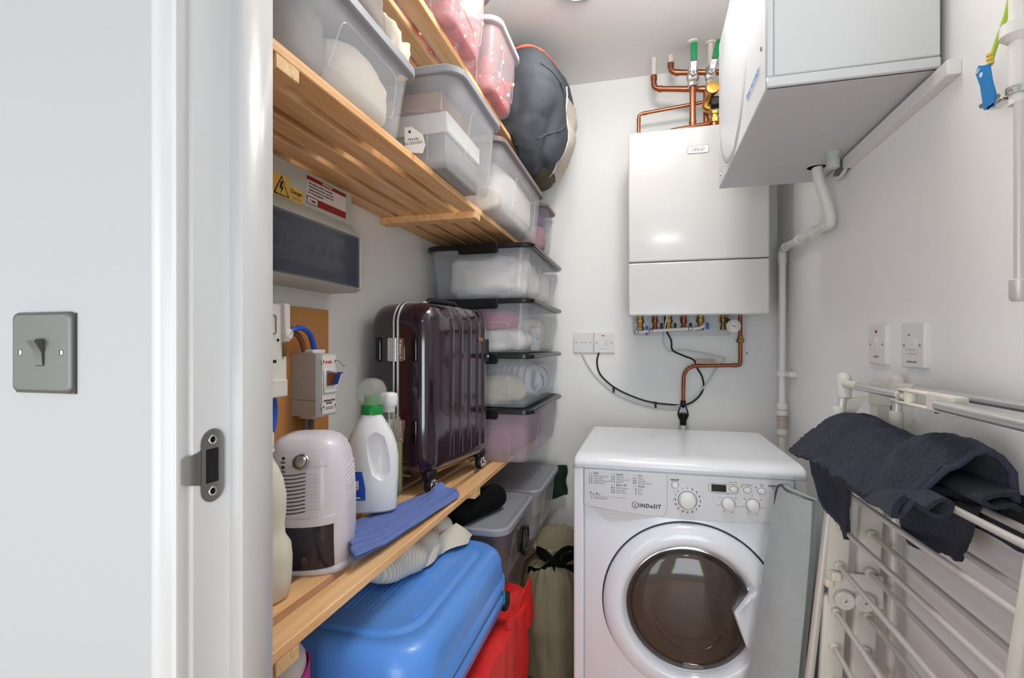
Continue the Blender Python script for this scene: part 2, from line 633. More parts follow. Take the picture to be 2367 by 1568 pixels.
struct('trim_5', MB().prism([(-0.072 - x, y) for x, y in arc], 0, 2.062), 'gloss_paint', 'white moulded architrave on the right of the doorway')
# recessed ceiling lamps
for x, y in (DOWNLIGHT,):
    t = thing('ceiling_downlight', 'round recessed ceiling lamp beside the grey duffel bag', 'lamp', (x, y, ZC))
    ob('bezel', MB().lathe([(0.050, 0), (0.058, -0.001), (0.060, -0.006), (0.056, -0.010), (0.048, -0.008), (0.046, -0.002), (0.046, 0.0)], (x, y, ZC), 32), 'alu', t)
    ob('lens', MB().lathe([(0.045, -0.001), (0.045, -0.004), (0.001, -0.005)], (x, y, ZC), 32), 'lamp_glow', t)

x, y = OPAL
t = thing('opal_ceiling_lamp', 'round opal glass ceiling lamp above the middle of the cupboard', 'lamp', (x, y, ZC))
ob('base', MB().lathe([(0.092, 0), (0.100, -0.002), (0.100, -0.010), (0.092, -0.012)], (x, y, ZC), 40), 'white_plastic', t)
ob('opal_dome', MB().lathe([(0.104, -0.010), (0.108, -0.016), (0.108, -0.105), (0.102, -0.116), (0.085, -0.121), (0.0005, -0.122)], (x, y, ZC), 40), 'opal_glow', t)

# ------------------------------------------------------------------ light switch and strike plate
sx, sz = -0.6285, 1.150
t = thing('light_switch', 'brushed steel light switch with one rocker on the hallway wall', 'switch', (sx, YF0, sz))
pl = MB().rings([[(sx + a, YF0 - d, sz + b) for a, b in rr(-0.0435 + k, 0.0435 - k, -0.0435 + k, 0.0435 - k, 0.007, 5)] for d, k in ((0, 0.0), (0.003, 0.0), (0.0052, 0.0012), (0.006, 0.0035))])
ob('plate', pl, 'brushed_plate', t, 50)
ob('plate_shadow', MB().box(sx - 0.042, sx + 0.0445, YF0 - 0.0022, YF0, sz - 0.044, sz + 0.042), 'grey_dark', t)  # dark slab peeking out right and below as the plate's painted shadow
ob('rocker_gap', MB().box(sx - 0.0066, sx + 0.0066, YF0 - 0.0063, YF0 - 0.005, sz - 0.0148, sz + 0.0150), 'grey_dark', t)
ob('rocker', MB().prism([(YF0 - 0.0058, sz - 0.0135), (YF0 - 0.0075, sz - 0.0135), (YF0 - 0.0085, sz), (YF0 - 0.0150, sz + 0.0120), (YF0 - 0.0145, sz + 0.0138), (YF0 - 0.0058, sz + 0.0138)], sx - 0.0055, sx + 0.0055, 'yz'), 'brushed_plate', t)
for d in (-1, 1):
    sc = ob('screw', MB().lathe([(0.0034, -0.0055), (0.0034, -0.0066), (0.0022, -0.0072), (0.0002, -0.0072)], (sx + d * 0.0302, YF0, sz), 14, 'y'), 'chrome', t)
    ob('slot', MB().rbox(sx + d * 0.0302 - 0.0006, sx + d * 0.0302 + 0.0006, YF0 - 0.0076, YF0 - 0.0071, sz - 0.0026, sz + 0.0026, 0.0002, 1), 'grey_dark', sc)

jx = -0.432
zt, zb, y0, y1 = 1.0715, 0.9965, 0.4135, 0.4425
t = thing('strike_plate', 'worn steel latch strike plate let into the white door jamb', 'strike plate', (jx, 0.428, zb))
mid, hw = (y0 + y1) / 2, (y1 - y0) / 2
outer = [(mid + hw * math.cos(R(a)), zt - hw + hw * math.sin(R(a))) for a in range(0, 181, 15)] + [(mid + hw * math.cos(R(a)), zb + hw + hw * math.sin(R(a))) for a in range(180, 361, 15)]
plate = closed(MB().prism(outer, jx - 0.0008, jx + 0.0012, 'yz'))
hole = closed(MB().rbox(jx - 0.01, jx + 0.01, mid - 0.0085, mid + 0.0075, 1.0165, 1.0515, 0.001, 1))
ob('plate', subtract(plate, [hole]), 'steel', t)
ob('dark_inset', MB().box(jx - 0.0004, jx + 0.0004, mid - 0.0085, mid + 0.0075, 1.0165, 1.0515), 'black', t)  # black patch standing in for the shade of an uncut latch hole
ob('lip', MB().rings([[(jx + 0.0012 - k * 0.4, y, z) for z, y in ((1.018 + i, yy), (1.050 - i, yy))] + [(jx + 0.0002 - k * 0.4, y, z) for z, y in ((1.050 - i, yy), (1.018 + i, yy))] for yy, k, i in ((0.4140, 0, -0.002), (0.409, 0, 0.0), (0.404, 0.0008, 0.001), (0.3995, 0.006, 0.002), (0.396, 0.013, 0.004))]), 'steel', t)
for z in (1.0605, 1.0075):
    sc = ob('screw', MB().lathe([(0.0052, 0.0012), (0.0048, 0.0018), (0.003, 0.0012), (0.0002, 0.0010)], (jx, mid, z), 16, 'x'), 'chrome', t)
    ob('slot', MB().box(jx + 0.0012, jx + 0.0019, mid - 0.0022, mid + 0.0022, z - 0.0008, z + 0.0008), 'black', sc)

# ------------------------------------------------------------------ slatted shelves
SL = [(-0.494, -0.450), (-0.5555, -0.5115), (-0.617, -0.573), (-0.6785, -0.6345), (-0.7395, -0.696)]
TH = 0.016
slat_me = mesh_from(MB().rbox(-0.022, 0.022, -0.84, 0.84, 0, TH, 0.0015, 1), 'slat')
fixn(slat_me); finish(slat_me, 'pine', 30)
bat_me = mesh_from(MB().rbox(-0.1455, 0.1455, -0.0225, 0.0225, -0.019, 0, 0.0012, 1), 'batten')
fixn(bat_me); finish(bat_me, 'pine', 30)
def shelf(z, label, battens=(0.566, 1.3415, 2.10), cut=False):
    t = thing('slatted_shelf', label, 'shelf', (-0.45, 1.355, z), 'pine slatted shelves on the left wall')
    for k, (a, b) in enumerate(SL):
        if cut and k == 1:
            for ya, yb in ((0.515, 0.812), (0.93, 1.288), (1.291, 2.195)):
                ob('slat', MB().rbox(a, b, ya, yb, z, z + TH, 0.0015, 1), 'pine', t, 30)
            continue
        o = bpy.data.objects.new('slat', slat_me)
        COL.objects.link(o)
        o.parent = t
        o.location = ((a + b) / 2 + 0.45, 0, 0)
    for y in battens:
        o = bpy.data.objects.new('batten', bat_me)
        COL.objects.link(o)
        o.parent = t
        o.location = (-0.1455 - 0.001 + 0.001, y - 1.355, 0)
        e = ob('end_grain', MB().rbox(-0.452, -0.4496, y - 0.0222, y + 0.0222, z - 0.0187, z - 0.0003, 0.0008, 1), 'pine_end', None, 30)
        e.parent = o
        e.location = -(t.location + o.location)
    return t
ZM, ZL, ZU, ZB = 1.528, 0.756, 1.869, 0.461
shelf(ZM, 'pine slatted shelf above the consumer unit, holding the clear storage tubs')
shelf(ZL, 'pine slatted shelf holding the purple suitcase and the white dehumidifier', cut=True)
shelf(ZU, 'topmost pine slatted shelf, carrying the red bauble tubs and the grey duffel bag')
shelf(ZB, 'lowest pine slatted shelf, under the blue suitcase and the grey lidded tubs')

# ================================================================== BACK WALL: boiler, pipes, spurs
bx0, bx1, by, bz0, bz1, bzs = -0.059, 0.417, 1.92, 1.268, 1.942, 1.463
t = thing('wall_boiler', 'glossy white wall boiler above the washing machine', 'boiler', ((bx0 + bx1) / 2, 2.06, bz0))
ob('casing', MB().rbox(bx0 + 0.004, bx1 - 0.004, by + 0.012, YB - 0.001, bz0 + 0.004, bz1 - 0.003, 0.004, 2), 'appliance_white', t)
ob('front_panel', MB().rbox(bx0, bx1, by, by + 0.05, bzs + 0.0015, bz1, 0.006, 3), 'appliance_white', t)
ob('lower_flap', MB().rbox(bx0, bx1, by, by + 0.05, bz0, bzs - 0.0015, 0.006, 3), 'appliance_white', t)
ob('seam', MB().box(bx0 + 0.003, bx1 - 0.003, by + 0.006, by + 0.05, bzs - 0.002, bzs + 0.002), 'grey_dark', t)
bd = ob('badge', MB().rings([[(x, by - d, z) for x, z in rr(0.149 + k, 0.219 - k, 1.845 + k, 1.872 - k, 0.005, 4)] for d, k in ((-0.001, 0), (0.0015, 0), (0.002, 0.0008))]), 'white_plastic', t)
ob('badge_rim', MB().tube([(x, by - 0.0016, z) for x, z in rr(0.149, 0.219, 1.845, 1.872, 0.005, 4)] + [(0.219, by - 0.0016, 1.867)], 0.0006, 6), 'print_grey', bd)
text('lettering', 'ideal', 0.021, (0.184, by - 0.0022, 1.859), 'print_grey', bd, spacing=1.1)

# bracket plate and valves under the boiler
px0, px1 = -0.045, 0.330
ob('bracket_plate', MB().rbox(px0, px1, 2.170, 2.174, 1.200, bz0 + 0.03, 0.001, 1).box(px0, px1, 2.174, YB - 0.001, 1.240, bz0 + 0.03), 'case_white', t)
for k, (x, mt_, w_) in enumerate(((-0.018, 'brass_dull', 0.015), (0.040, 'copper_dull', 0.012), (0.092, 'brass_dull', 0.016), (0.150, 'copper_dull', 0.013), (0.213, 'brass_dull', 0.015), (0.297, 'brass_dull', 0.013))):
    v = ob('isolation_valve', MB().lathe([(w_ * 0.8, 0.06), (w_ * 0.8, 0.035), (w_, 0.033), (w_, 0.018), (w_ * 0.7, 0.016), (w_ * 0.6, 0.004), (w_ * 0.9, 0.002), (w_ * 0.9, -0.012), (w_ * 0.5, -0.013)], (x, 2.135, 1.232), 6 if k % 2 == 0 else 12), mt_, t)
    if k not in (0, 5):
        ob('valve_lever', MB().rbox(x + 0.020, x + 0.030, 2.112, 2.120, 1.222, 1.248, 0.003, 2), 'blue_cable' if k == 4 else 'black', v)
ob('valve_lever', MB().rbox(0.004, 0.013, 2.100, 2.108, 1.200, 1.236, 0.003, 2), 'blue_cable', t)
ob('flexible_hose', MB().tube(spline([(-0.030, 2.112, 1.222), (-0.018, 2.100, 1.212), (0.01, 2.098, 1.216), (0.08, 2.098, 1.220), (0.15, 2.098, 1.224), (0.20, 2.098, 1.226), (0.222, 2.104, 1.236), (0.226, 2.12, 1.245)], 6), 0.0062, 10), 'white_plastic', t)
for a, b in (((0.016, 2.098, 1.2165), (0.030, 2.098, 1.2175)), ((0.165, 2.098, 1.2245), (0.180, 2.098, 1.2255)), ((-0.040, 2.105, 1.214), (-0.026, 2.105, 1.214))):
    ob('hose_nut', MB().cyl(a, b, 0.0095, None, 8), 'chrome', t)
g = ob('pressure_gauge', MB().lathe([(0.0235, 0.02), (0.0255, 0.018), (0.0255, 0.0), (0.0235, -0.002), (0.0225, 0.001), (0.0002, 0.001)], (0.327, 2.080, 1.232), 32, 'y'), 'white_plastic', t)
ob('dial_face', MB().lathe([(0.0225, 0.0008), (0.0002, 0.0006)], (0.327, 2.080, 1.232), 32, 'y'), 'card_white', g)
ob('dial_ring', MB().tube([(0.327 + 0.018 * math.cos(a), 2.0802, 1.232 + 0.018 * math.sin(a)) for a in [R(-40 + 26 * i) for i in range(11)]], 0.0006, 5), 'print_grey', g)
ob('needle', MB().tube([(0.317, 2.0795, 1.236), (0.336, 2.0795, 1.230)], [0.0004, 0.0012], 6), 'black', g)
ob('gauge_stem', MB().cyl((0.327, 2.10, 1.232), (0.310, 2.135, 1.262), 0.008, None, 10), 'brass_dull', g)

# safety discharge pipe with black tundish
t = thing('discharge_pipe', 'copper discharge pipe bending under the boiler to a black funnel', 'pipe', (0.149, 2.15, 0.823))
yq = 2.15
ob('copper_pipe', MB().tube(bend([(0.362, yq, bz0 + 0.02), (0.362, yq, 1.081), (0.34, yq, 1.081)], 0.018) , 0.0075, 14), 'copper_dull', t)
ob('copper_pipe', MB().tube(bend([(0.345, yq, 1.081), (0.152, yq, 1.076), (0.149, yq, 0.93)], 0.055, 8), 0.0075, 14), 'copper_dull', t)
ob('compression_nut', MB().lathe([(0.008, 0.026), (0.010, 0.024), (0.010, 0.014), (0.0145, 0.012), (0.0145, 0.0), (0.009, -0.002)], (0.362, yq, 1.172), 6), 'brass_dull', t)
ob('elbow_collar', MB().cyl((0.334, yq, 1.0808), (0.346, yq, 1.081), 0.0088, None, 14), 'copper', t)
f = ob('tundish', MB().lathe([(0.0085, 0.100), (0.0105, 0.098), (0.0105, 0.080), (0.007, 0.076), (0.004, 0.070)], (0.149, yq, 0.838), 16).lathe([(0.020, 0.048), (0.022, 0.046), (0.0215, 0.036), (0.013, 0.018), (0.013, 0.002), (0.010, 0.0)], (0.149, yq, 0.838), 16), 'black', t)
for d in (-1, 1):
    ob('funnel_arm', MB().tube([(0.149 + d * 0.008, yq, 0.922), (0.149 + d * 0.0195, yq, 0.884)], 0.0028, 8), 'black', f)
ob('drain_tail', MB().cyl((0.149, yq, 0.84), (0.149, yq, 0.70), 0.009, None, 14), 'pipe_white', t)

# spur plates
t = thing('blank_spur_plate', 'white blank flex outlet plate, left of the two spur plates by the boiler', 'socket plate', (-0.256, YB, 1.172))
ob('plate', MB().rbox(-0.299, -0.213, YB - 0.010, YB, 1.128, 1.214, 0.002, 2), 'switch_plastic', t)
text('lettering', 'FLEX OUTLET', 0.0048, (-0.256, YB - 0.0103, 1.171), 'print_grey', t)
for d in (-1, 1):
    ob('screw', MB().lathe([(0.0026, -0.0100), (0.0024, -0.0110), (0.0002, -0.0110)], (-0.256 + d * 0.030, YB, 1.171), 12, 'y'), 'print_grey', t)
t = thing('fused_spur', 'white fused spur plate with a red neon, right of the two plates by the boiler', 'socket plate', (-0.168, YB, 1.172))
ob('plate', MB().rbox(-0.2115, -0.1255, YB - 0.010, YB, 1.128, 1.214, 0.002, 2), 'switch_plastic', t)
ob('neon', MB().rbox(-0.179, -0.166, YB - 0.0112, YB - 0.009, 1.1985, 1.2025, 0.001, 1), 'red', t)
ob('rocker', MB().rbox(-0.188, -0.172, YB - 0.0125, YB - 0.009, 1.157, 1.182, 0.0015, 2), 'switch_plastic', t)
ob('fuse_carrier', MB().rbox(-0.163, -0.151, YB - 0.0118, YB - 0.009, 1.158, 1.182, 0.001, 1), 'panel_plastic', t)
text('lettering', 'BOILER ISOLATOR', 0.0046, (-0.168, YB - 0.0103, 1.146), 'print_grey', t)
for d in (-1, 1):
    ob('screw', MB().lathe([(0.0028, -0.0100), (0.0026, -0.0110), (0.0002, -0.0110)], (-0.168 + d * 0.031, YB, 1.171), 12, 'y'), 'grey_dark' if d < 0 else 'print_grey', t)

yc = YB - 0.007
t = thing('black_cable', 'thin black cable looping from the fused spur up to the boiler', 'cable', (0.043, yc, 0.91))
ob('flex', MB().tube(spline([(-0.190, yc, 1.128), (-0.198, yc, 1.085), (-0.180, yc, 1.030), (-0.11, yc, 0.972), (0.0, yc, 0.928), (0.10, yc, 0.915), (0.165, yc, 0.917), (0.208, yc, 0.945), (0.230, yc, 0.985), (0.226, yc, 1.03), (0.205, yc - 0.01, 1.068), (0.190, yc - 0.03, 1.100), (0.150, yc - 0.02, 1.118), (0.110, yc - 0.015, 1.140), (0.104, yc - 0.02, 1.180), (0.082, yc - 0.05, 1.225), (0.078, yc - 0.06, 1.275)], 8), 0.0034, 8), 'black', t)
for x, z in ((-0.128, 0.972), (0.043, 0.913)):
    ob('cable_clip', MB().rbox(x - 0.004, x + 0.004, yc - 0.008, YB, z - 0.014, z + 0.012, 0.002, 1), 'black', t)
t = thing('white_cable', 'thin white cable drooping from the blank plate towards the boiler', 'cable', (0.0, yc, 0.905))
ob('flex', MB().tube(spline([(-0.262, yc, 1.128), (-0.245, yc, 1.090), (-0.20, yc, 1.025), (-0.128, yc, 0.962), (-0.04, yc, 0.922), (0.04, yc, 0.904), (0.12, yc - 0.006, 0.908), (0.175, yc - 0.008, 0.932), (0.235, yc - 0.008, 0.995), (0.285, yc - 0.012, 1.075), (0.312, yc - 0.014, 1.105), (0.29, yc - 0.014, 1.112), (0.22, yc - 0.01, 1.128), (0.15, yc - 0.01, 1.140), (0.10, yc - 0.012, 1.135), (0.078, yc - 0.03, 1.165), (0.076, yc - 0.07, 1.22), (0.086, yc - 0.085, 1.275)], 8), 0.0030, 8), 'white_cable', t)
t = thing('cable_connector', 'small pinkish clear connector box resting on the copper discharge pipe', 'connector', (0.235, 2.15, 1.084))
ob('shell', MB().rbox(0.196, 0.272, 2.138, 2.166, 1.0845, 1.104, 0.004, 2).xf(Matrix.Identity(4)), 'clear_sight', t)
ob('terminal_strip', MB().rbox(0.202, 0.262, 2.144, 2.160, 1.087, 1.099, 0.002, 1), 'copper_dull', t)
t = thing('wall_screw', 'single dark screw head in the wall right of the copper discharge pipe', 'screw', (0.395, YB, 1.125))
ob('head', MB().lathe([(0.003, 0.0), (0.003, -0.0012), (0.0018, -0.0018), (0.0002, -0.0018)], (0.395, YB, 1.128), 12, 'y'), 'grey_dark', t)

# copper pipes above the boiler
def pipe(name, label, pts, r, rb, material='copper', collars=(), painted=None):
    t = thing(name, label, 'pipe', pts[-1])
    ob('tube', MB().tube(bend(pts, rb, 6), r, 16), material, t)
    for a, b in collars:
        ob('solder_collar', MB().cyl(a, b, r * 1.16, None, 16), 'copper', t)
    if painted:
        ob('painted_stub', MB().cyl(painted[0], painted[1], r * 1.03, None, 16), 'pipe_cloudy', t)
    return t
pipe('copper_pipe', 'leftmost copper pipe dropping from the ceiling and turning right above the boiler',
     [(0.034, 2.075, ZC), (0.034, 2.075, 2.170), (0.238, 2.05, 2.130), (0.238, 2.03, 2.06)], 0.0108, 0.024,
     collars=(((0.034, 2.075, 2.222), (0.034, 2.075, 2.204)), ((0.052, 2.0728, 2.1665), (0.066, 2.071, 2.1638)), ((0.205, 2.054, 2.1365), (0.222, 2.052, 2.133))), painted=((0.034, 2.075, ZC), (0.034, 2.075, 2.222)))
pipe('copper_pipe', 'copper pipe dropping from the ceiling behind the left green valve lever',
     [(0.098, 2.075, ZC), (0.098, 2.075, 2.225), (0.30, 2.06, 2.192)], 0.0108, 0.024,
     collars=(((0.098, 2.075, 2.262), (0.098, 2.075, 2.246)), ((0.116, 2.0737, 2.222), (0.130, 2.0727, 2.2197))), painted=((0.098, 2.075, ZC), (0.098, 2.075, 2.262)))
pipe('copper_pipe', 'thin copper pipe rising from the boiler top and turning right',
     [(-0.024, 2.11, 1.93), (-0.024, 2.11, 2.092), (0.30, 2.09, 2.108)], 0.0068, 0.016,
     collars=(((-0.024, 2.11, 2.060), (-0.024, 2.11, 2.074)), ((-0.006, 2.109, 2.0925), (0.008, 2.108, 2.0932))))
pipe('copper_pipe', 'upright bright copper pipe standing on the boiler under the green lever valve',
     [(0.172, 1.995, 1.93), (0.172, 1.995, 2.135)], 0.0112, 0.01, collars=(((0.172, 1.995, 1.985), (0.172, 1.995, 1.993)), ((0.172, 1.995, 2.118), (0.172, 1.995, 2.134))))
pipe('copper_pipe', 'curved copper pipe lying just above the boiler top edge',
     [(0.06, 1.985, 1.925), (0.085, 1.985, 1.960), (0.30, 2.00, 1.985)], 0.0085, 0.03)
t = thing('ball_valve', 'nickel ball valve with the green lever fully in view above the boiler', 'valve', (0.172, 1.995, 2.135), 'ball valves above the boiler')
t2 = thing('ball_valve', 'nickel ball valve with its green lever half hidden by the white fan unit', 'valve', (0.236, 2.02, 2.16), 'ball valves above the boiler')
for tt, x, y, z, lean in ((t, 0.172, 1.995, 2.118, 0.0), (t2, 0.237, 2.02, 2.128, 0.012)):
    ob('body', MB().lathe([(0.014, 0.0), (0.0185, 0.002), (0.0185, 0.016), (0.0155, 0.018), (0.0205, 0.026), (0.0225, 0.036), (0.0205, 0.046), (0.0155, 0.052), (0.0188, 0.055), (0.0188, 0.070), (0.0145, 0.073)], (x, y, z), 8), 'nickel', tt, 25)
    ob('stem', MB().cyl((x, y, z + 0.036), (x, y - 0.030, z + 0.040), 0.0095, None, 8), 'nickel', tt)
    ob('stem_nut', MB().cyl((x, y - 0.030, z + 0.040), (x, y - 0.037, z + 0.041), 0.0065, None, 6), 'chrome', tt)
    lv = ob('lever', MB().rings([[(x + lean * k - w_, y - 0.030 + e, zz), (x + lean * k + w_, y - 0.030 + e, zz), (x + lean * k + w_, y - 0.0335 + e, zz), (x + lean * k - w_, y - 0.0335 + e, zz)] for zz, w_, e, k in ((z + 0.036, 0.008, 0, 0), (z + 0.052, 0.0085, -0.002, 0.3), (z + 0.066, 0.009, -0.010, 0.5), (z + 0.080, 0.009, -0.014, 0.8))]), 'chrome', tt)
    zt_ = z + 0.074
    ob('lever_grip', MB().rings([[(x + lean * k + a, y - 0.0465 + b, zz) for a, b in rr(-w_, w_, -0.0055, 0.0055, 0.004, 3)] for zz, w_, k in ((zt_, 0.010, 0.8), (zt_ + 0.003, 0.0115, 0.85), (zt_ + 0.040, 0.0120, 1.6), (zt_ + 0.063, 0.0125, 2.1), (zt_ + 0.067, 0.0095, 2.15))]), 'green_lever', lv)
    ob('upper_pipe', MB().cyl((x, y, z + 0.070), (x, y, ZC), 0.0105, None, 14), 'pipe_cloudy', tt)
    ob('pipe_collar', MB().lathe([(0.0105, 0), (0.020, -0.001), (0.019, -0.004), (0.0105, -0.006)], (x, y, ZC), 20), 'pipe_white', tt)
t = thing('expansion_fitting', 'round brass valve head beside the green lever above the boiler', 'valve', (0.242, 1.99, 1.94))
ob('cap', MB().lathe([(0.010, -0.012), (0.021, -0.011), (0.0235, -0.006), (0.0235, 0.006), (0.016, 0.014), (0.010, 0.035)], (0.238, 1.97, 2.094), 24, 'y'), 'brass', t)
ob('neck', MB().tube(spline([(0.238, 1.99, 2.094), (0.230, 2.01, 2.070), (0.222, 2.02, 2.050), (0.240, 2.01, 2.035)], 5), [0.016] * 16, 12), 'brass', t)
ob('black_head', MB().rbox(0.232, 0.280, 1.965, 2.0, 2.028, 2.066, 0.010, 3), 'black', t)
ob('hex_nut', MB().lathe([(0.017, 0.0), (0.017, 0.016), (0.012, 0.018), (0.012, 0.028), (0.016, 0.030), (0.016, 0.040)], (0.246, 1.985, 1.975), 6), 'brass', t)
ob('tail_pipe', MB().cyl((0.246, 1.985, 1.93), (0.246, 1.985, 1.98), 0.011, None, 14), 'copper', t)
ob('side_pipe', MB().cyl((0.225, 2.05, 1.93), (0.225, 2.05, 2.13), 0.0108, None, 14), 'copper_dull', t)

# ================================================================== WASHING MACHINE
wx0, wx1, wf, wb = -0.196, 0.399, 1.436, 1.968
WM = thing('washing_machine', 'white front-loading washer dryer with round dark glass door', 'washing machine', ((wx0 + wx1) / 2, 1.70, 0))
ob('body', MB().rbox(wx0, wx1, wf + 0.012, wb, 0.012, 0.8145, 0.006, 2), 'white_enamel', WM)
for x in (wx0 + 0.06, wx1 - 0.06):
    for y in (1.50, 1.92):
        ob('foot', MB().lathe([(0.02, 0), (0.02, 0.006), (0.012, 0.008), (0.012, 0.016)], (x, y, 0), 16), 'black', WM)
# front sheet between the two corner posts
fp = [(-0.1635, 0.045), (0.3665, 0.045), (0.3665, 0.8135), (-0.1635, 0.8135)]
front = closed(MB().rbox(-0.1640, 0.3670, wf, wf + 0.03, 0.05, 0.8135, 0.003, 2))
pocket = closed(MB().lathe([(0.0005, 0.016), (0.09, 0.014), (0.215, 0.006), (0.232, -0.02)], (0.115, wf, 0.456), 64, 'y'))
ob('front_panel', front, 'white_enamel', WM)
ob('plinth', MB().rbox(-0.190, 0.393, wf + 0.02, wf + 0.04, 0.012, 0.052, 0.003, 1), 'white_enamel', WM)
for a, b in ((wx0, -0.1665), (0.3695, wx1)):
    ob('corner_post', MB().rbox(a, b, wf + 0.001, wf + 0.05, 0.02, 0.8135, 0.006, 3), 'white_enamel', WM)
# rounded worktop
top = MB()
rows = []
for z, k, y0 in ((0.815, 0.000, wf - 0.002), (0.822, -0.0005, wf - 0.006), (0.830, 0.0, wf - 0.006), (0.838, 0.0012, wf - 0.001), (0.845, 0.004, wf + 0.012), (0.849, 0.008, wf + 0.034), (0.850, 0.013, wf + 0.060)):
    rows.append([(x, y, z) for x, y in rr(wx0 + k, wx1 - k, y0, wb - k, 0.012, 5)])
top.rings(rows)
ob('worktop', top, 'white_enamel', WM, 60)
for x in (-0.1652, 0.3682):
    ob('worktop_joint', MB().box(x - 0.0006, x + 0.0006, wf - 0.0064, wf, 0.8155, 0.832), 'panel_plastic', WM)

# control panel with a gently bowed lower edge
def panel_bottom(x):
    t_ = (x + 0.164) / 0.531
    return 0.712 - 0.0165 * math.sin(PI * min(1, max(0, t_)) ** 0.9) * 1.0 - 0.006 * t_
xs = [-0.164 + 0.531 * i / 24 for i in range(25)]
cp = [(x, panel_bottom(x)) for x in xs] + [(0.367, 0.8115), (-0.164, 0.8115)]
CPN = ob('control_panel', MB().prism(cp, wf - 0.0065, wf + 0.004, 'xz'), 'panel_plastic', WM, 20)
YP = wf - 0.0068
dr = [(x, panel_bottom(x) + 0.001) for x in xs if x < 0.035] + [(0.046, panel_bottom(0.046) + 0.004), (0.055, 0.707), (0.058, 0.722), (0.058, 0.8108), (-0.1635, 0.8108)]
DRW = ob('detergent_drawer', MB().prism(dr, wf - 0.0088, wf - 0.004, 'xz'), 'panel_plastic', WM, 20)
YD = wf - 0.0091
ob('drawer_gap', MB().tube([(0.0583, YP + 0.0004, 0.8108), (0.0583, YP + 0.0004, 0.722), (0.0553, YP + 0.0004, 0.706), (0.044, YP + 0.0004, panel_bottom(0.044) + 0.002)], 0.0007, 5), 'print_grey', CPN)
ob('panel_shadow_line', MB().tube([(x, wf - 0.001, panel_bottom(x) - 0.0008) for x in xs], 0.0012, 5), 'print_grey', CPN)
# finger recess under the drawer
ob('drawer_grip', MB().rings([[(x, wf - 0.0015 + d, z) for x, z in poly] for d, poly in (
    (0.0, [(-0.150, 0.706), (-0.120, 0.682), (-0.105, 0.672), (-0.085, 0.668), (-0.05, 0.672), (0.0, 0.684), (0.03, 0.692), (-0.03, 0.697), (-0.09, 0.7015)]),
    (0.0012, [(-0.148, 0.7055), (-0.118, 0.684), (-0.104, 0.6745), (-0.085, 0.671), (-0.05, 0.6745), (0.0, 0.686), (0.026, 0.6925), (-0.03, 0.6965), (-0.09, 0.701)]))]), 'panel_plastic', WM)
ob('grip_edge', MB().tube(spline([(-0.150, wf - 0.0014, 0.706), (-0.120, wf - 0.0014, 0.682), (-0.105, wf - 0.0014, 0.672), (-0.085, wf - 0.0014, 0.668), (-0.05, wf - 0.0014, 0.672), (0.0, wf - 0.0014, 0.684), (0.03, wf - 0.0014, 0.692)], 5), 0.0012, 6), 'white_enamel', WM)

def wt(s, size, x, z, par=None, m='print_dark', al='LEFT', b=0.0, sp=1.0, y=None):
    text('lettering', s, size, (x, (YD if par is DRW else YP) - 0.0001 if y is None else y, z), m, par or CPN, align=al, bold=b, spacing=sp)
def blk(x, z, head, rows_, hx=0.014):
    ob('rule', MB().box(x, x + 0.011, YD - 0.0002, YD, z - 0.0004, z + 0.0002), 'print_grey', DRW)
    wt(head, 0.0068, x + hx, z, DRW, b=0.00008)
    for i, (n_, s_) in enumerate(rows_):
        zz = z - 0.0078 - 0.0064 * i
        if n_:
            wt(n_, 0.0062, x + 0.002, zz, DRW, al='CENTER', b=0.0001)
        ob('program_icon', MB().rbox(x + 0.0065, x + 0.0098, YD - 0.0002, YD, zz - 0.0017, zz + 0.0017, 0.0001, 1), 'print_grey', DRW)
        wt(s_, 0.0054, x + hx, zz, DRW, 'print_grey')
blk(-0.152, 0.8025, 'Daily', [('1', 'Whites Cotton 60°'), ('2', 'Cotton 60°'), ('3', 'Coloured Cotton 40°'), ('4', 'Synthetics 40°')])
blk(-0.090, 0.8025, 'Special', [('5', 'Wool 40°'), ('6', 'Silk/Curtains 30°'), ('7', 'Jeans 40°')])
blk(-0.090, 0.7735, 'Sport  30°', [('8', 'Sport Intensive'), ('9', 'Sport Light'), ('10', 'Sport Shoes')])
blk(-0.032, 0.8025, 'Dry', [('11', 'Cotton'), ('12', 'Synthetics'), ('13', 'Everyday 45mins')])
blk(-0.032, 0.7735, 'Partial', [('', 'Rinse'), ('', 'Spin'), ('', 'Drain')])
wt('7', 0.0095, -0.148, 0.7455, DRW, b=0.0002)
wt('kg -', 0.0062, -0.142, 0.7445, DRW, 'print_grey')
wt('5', 0.0095, -0.1315, 0.7455, DRW, b=0.0002)
wt('kg', 0.0062, -0.1255, 0.7445, DRW, 'print_grey')
ob('rule', MB().box(-0.150, -0.050, YD - 0.0002, YD, 0.7385, 0.7391), 'print_grey', DRW)
wt('Water Balance', 0.0062, -0.137, 0.7335, DRW, 'print_grey')
ob('balance_icon', MB().tube([(-0.1435 + 0.0024 * math.cos(a), YD - 0.0001, 0.7335 + 0.0024 * math.sin(a)) for a in [R(30 * i) for i in range(12)]], 0.0004, 4), 'print_grey', DRW)
lg = ob('logo_ring', MB().tube([(-0.0255 + 0.0082 * math.cos(a), YD - 0.0001, 0.7225 + 0.0082 * math.sin(a)) for a in [R(115 + 310 * i / 30) for i in range(31)]], 0.0009, 5), 'print_dark', DRW)
ob('logo_stem', MB().box(-0.0264, -0.0246, YD - 0.0003, YD, 0.7175, 0.7265).box(-0.0265, -0.0245, YD - 0.0003, YD, 0.7295, 0.7318), 'print_dark', lg)
wt('INDeSIT', 0.0145, -0.0145, 0.7215, DRW, b=0.0004, sp=1.12)

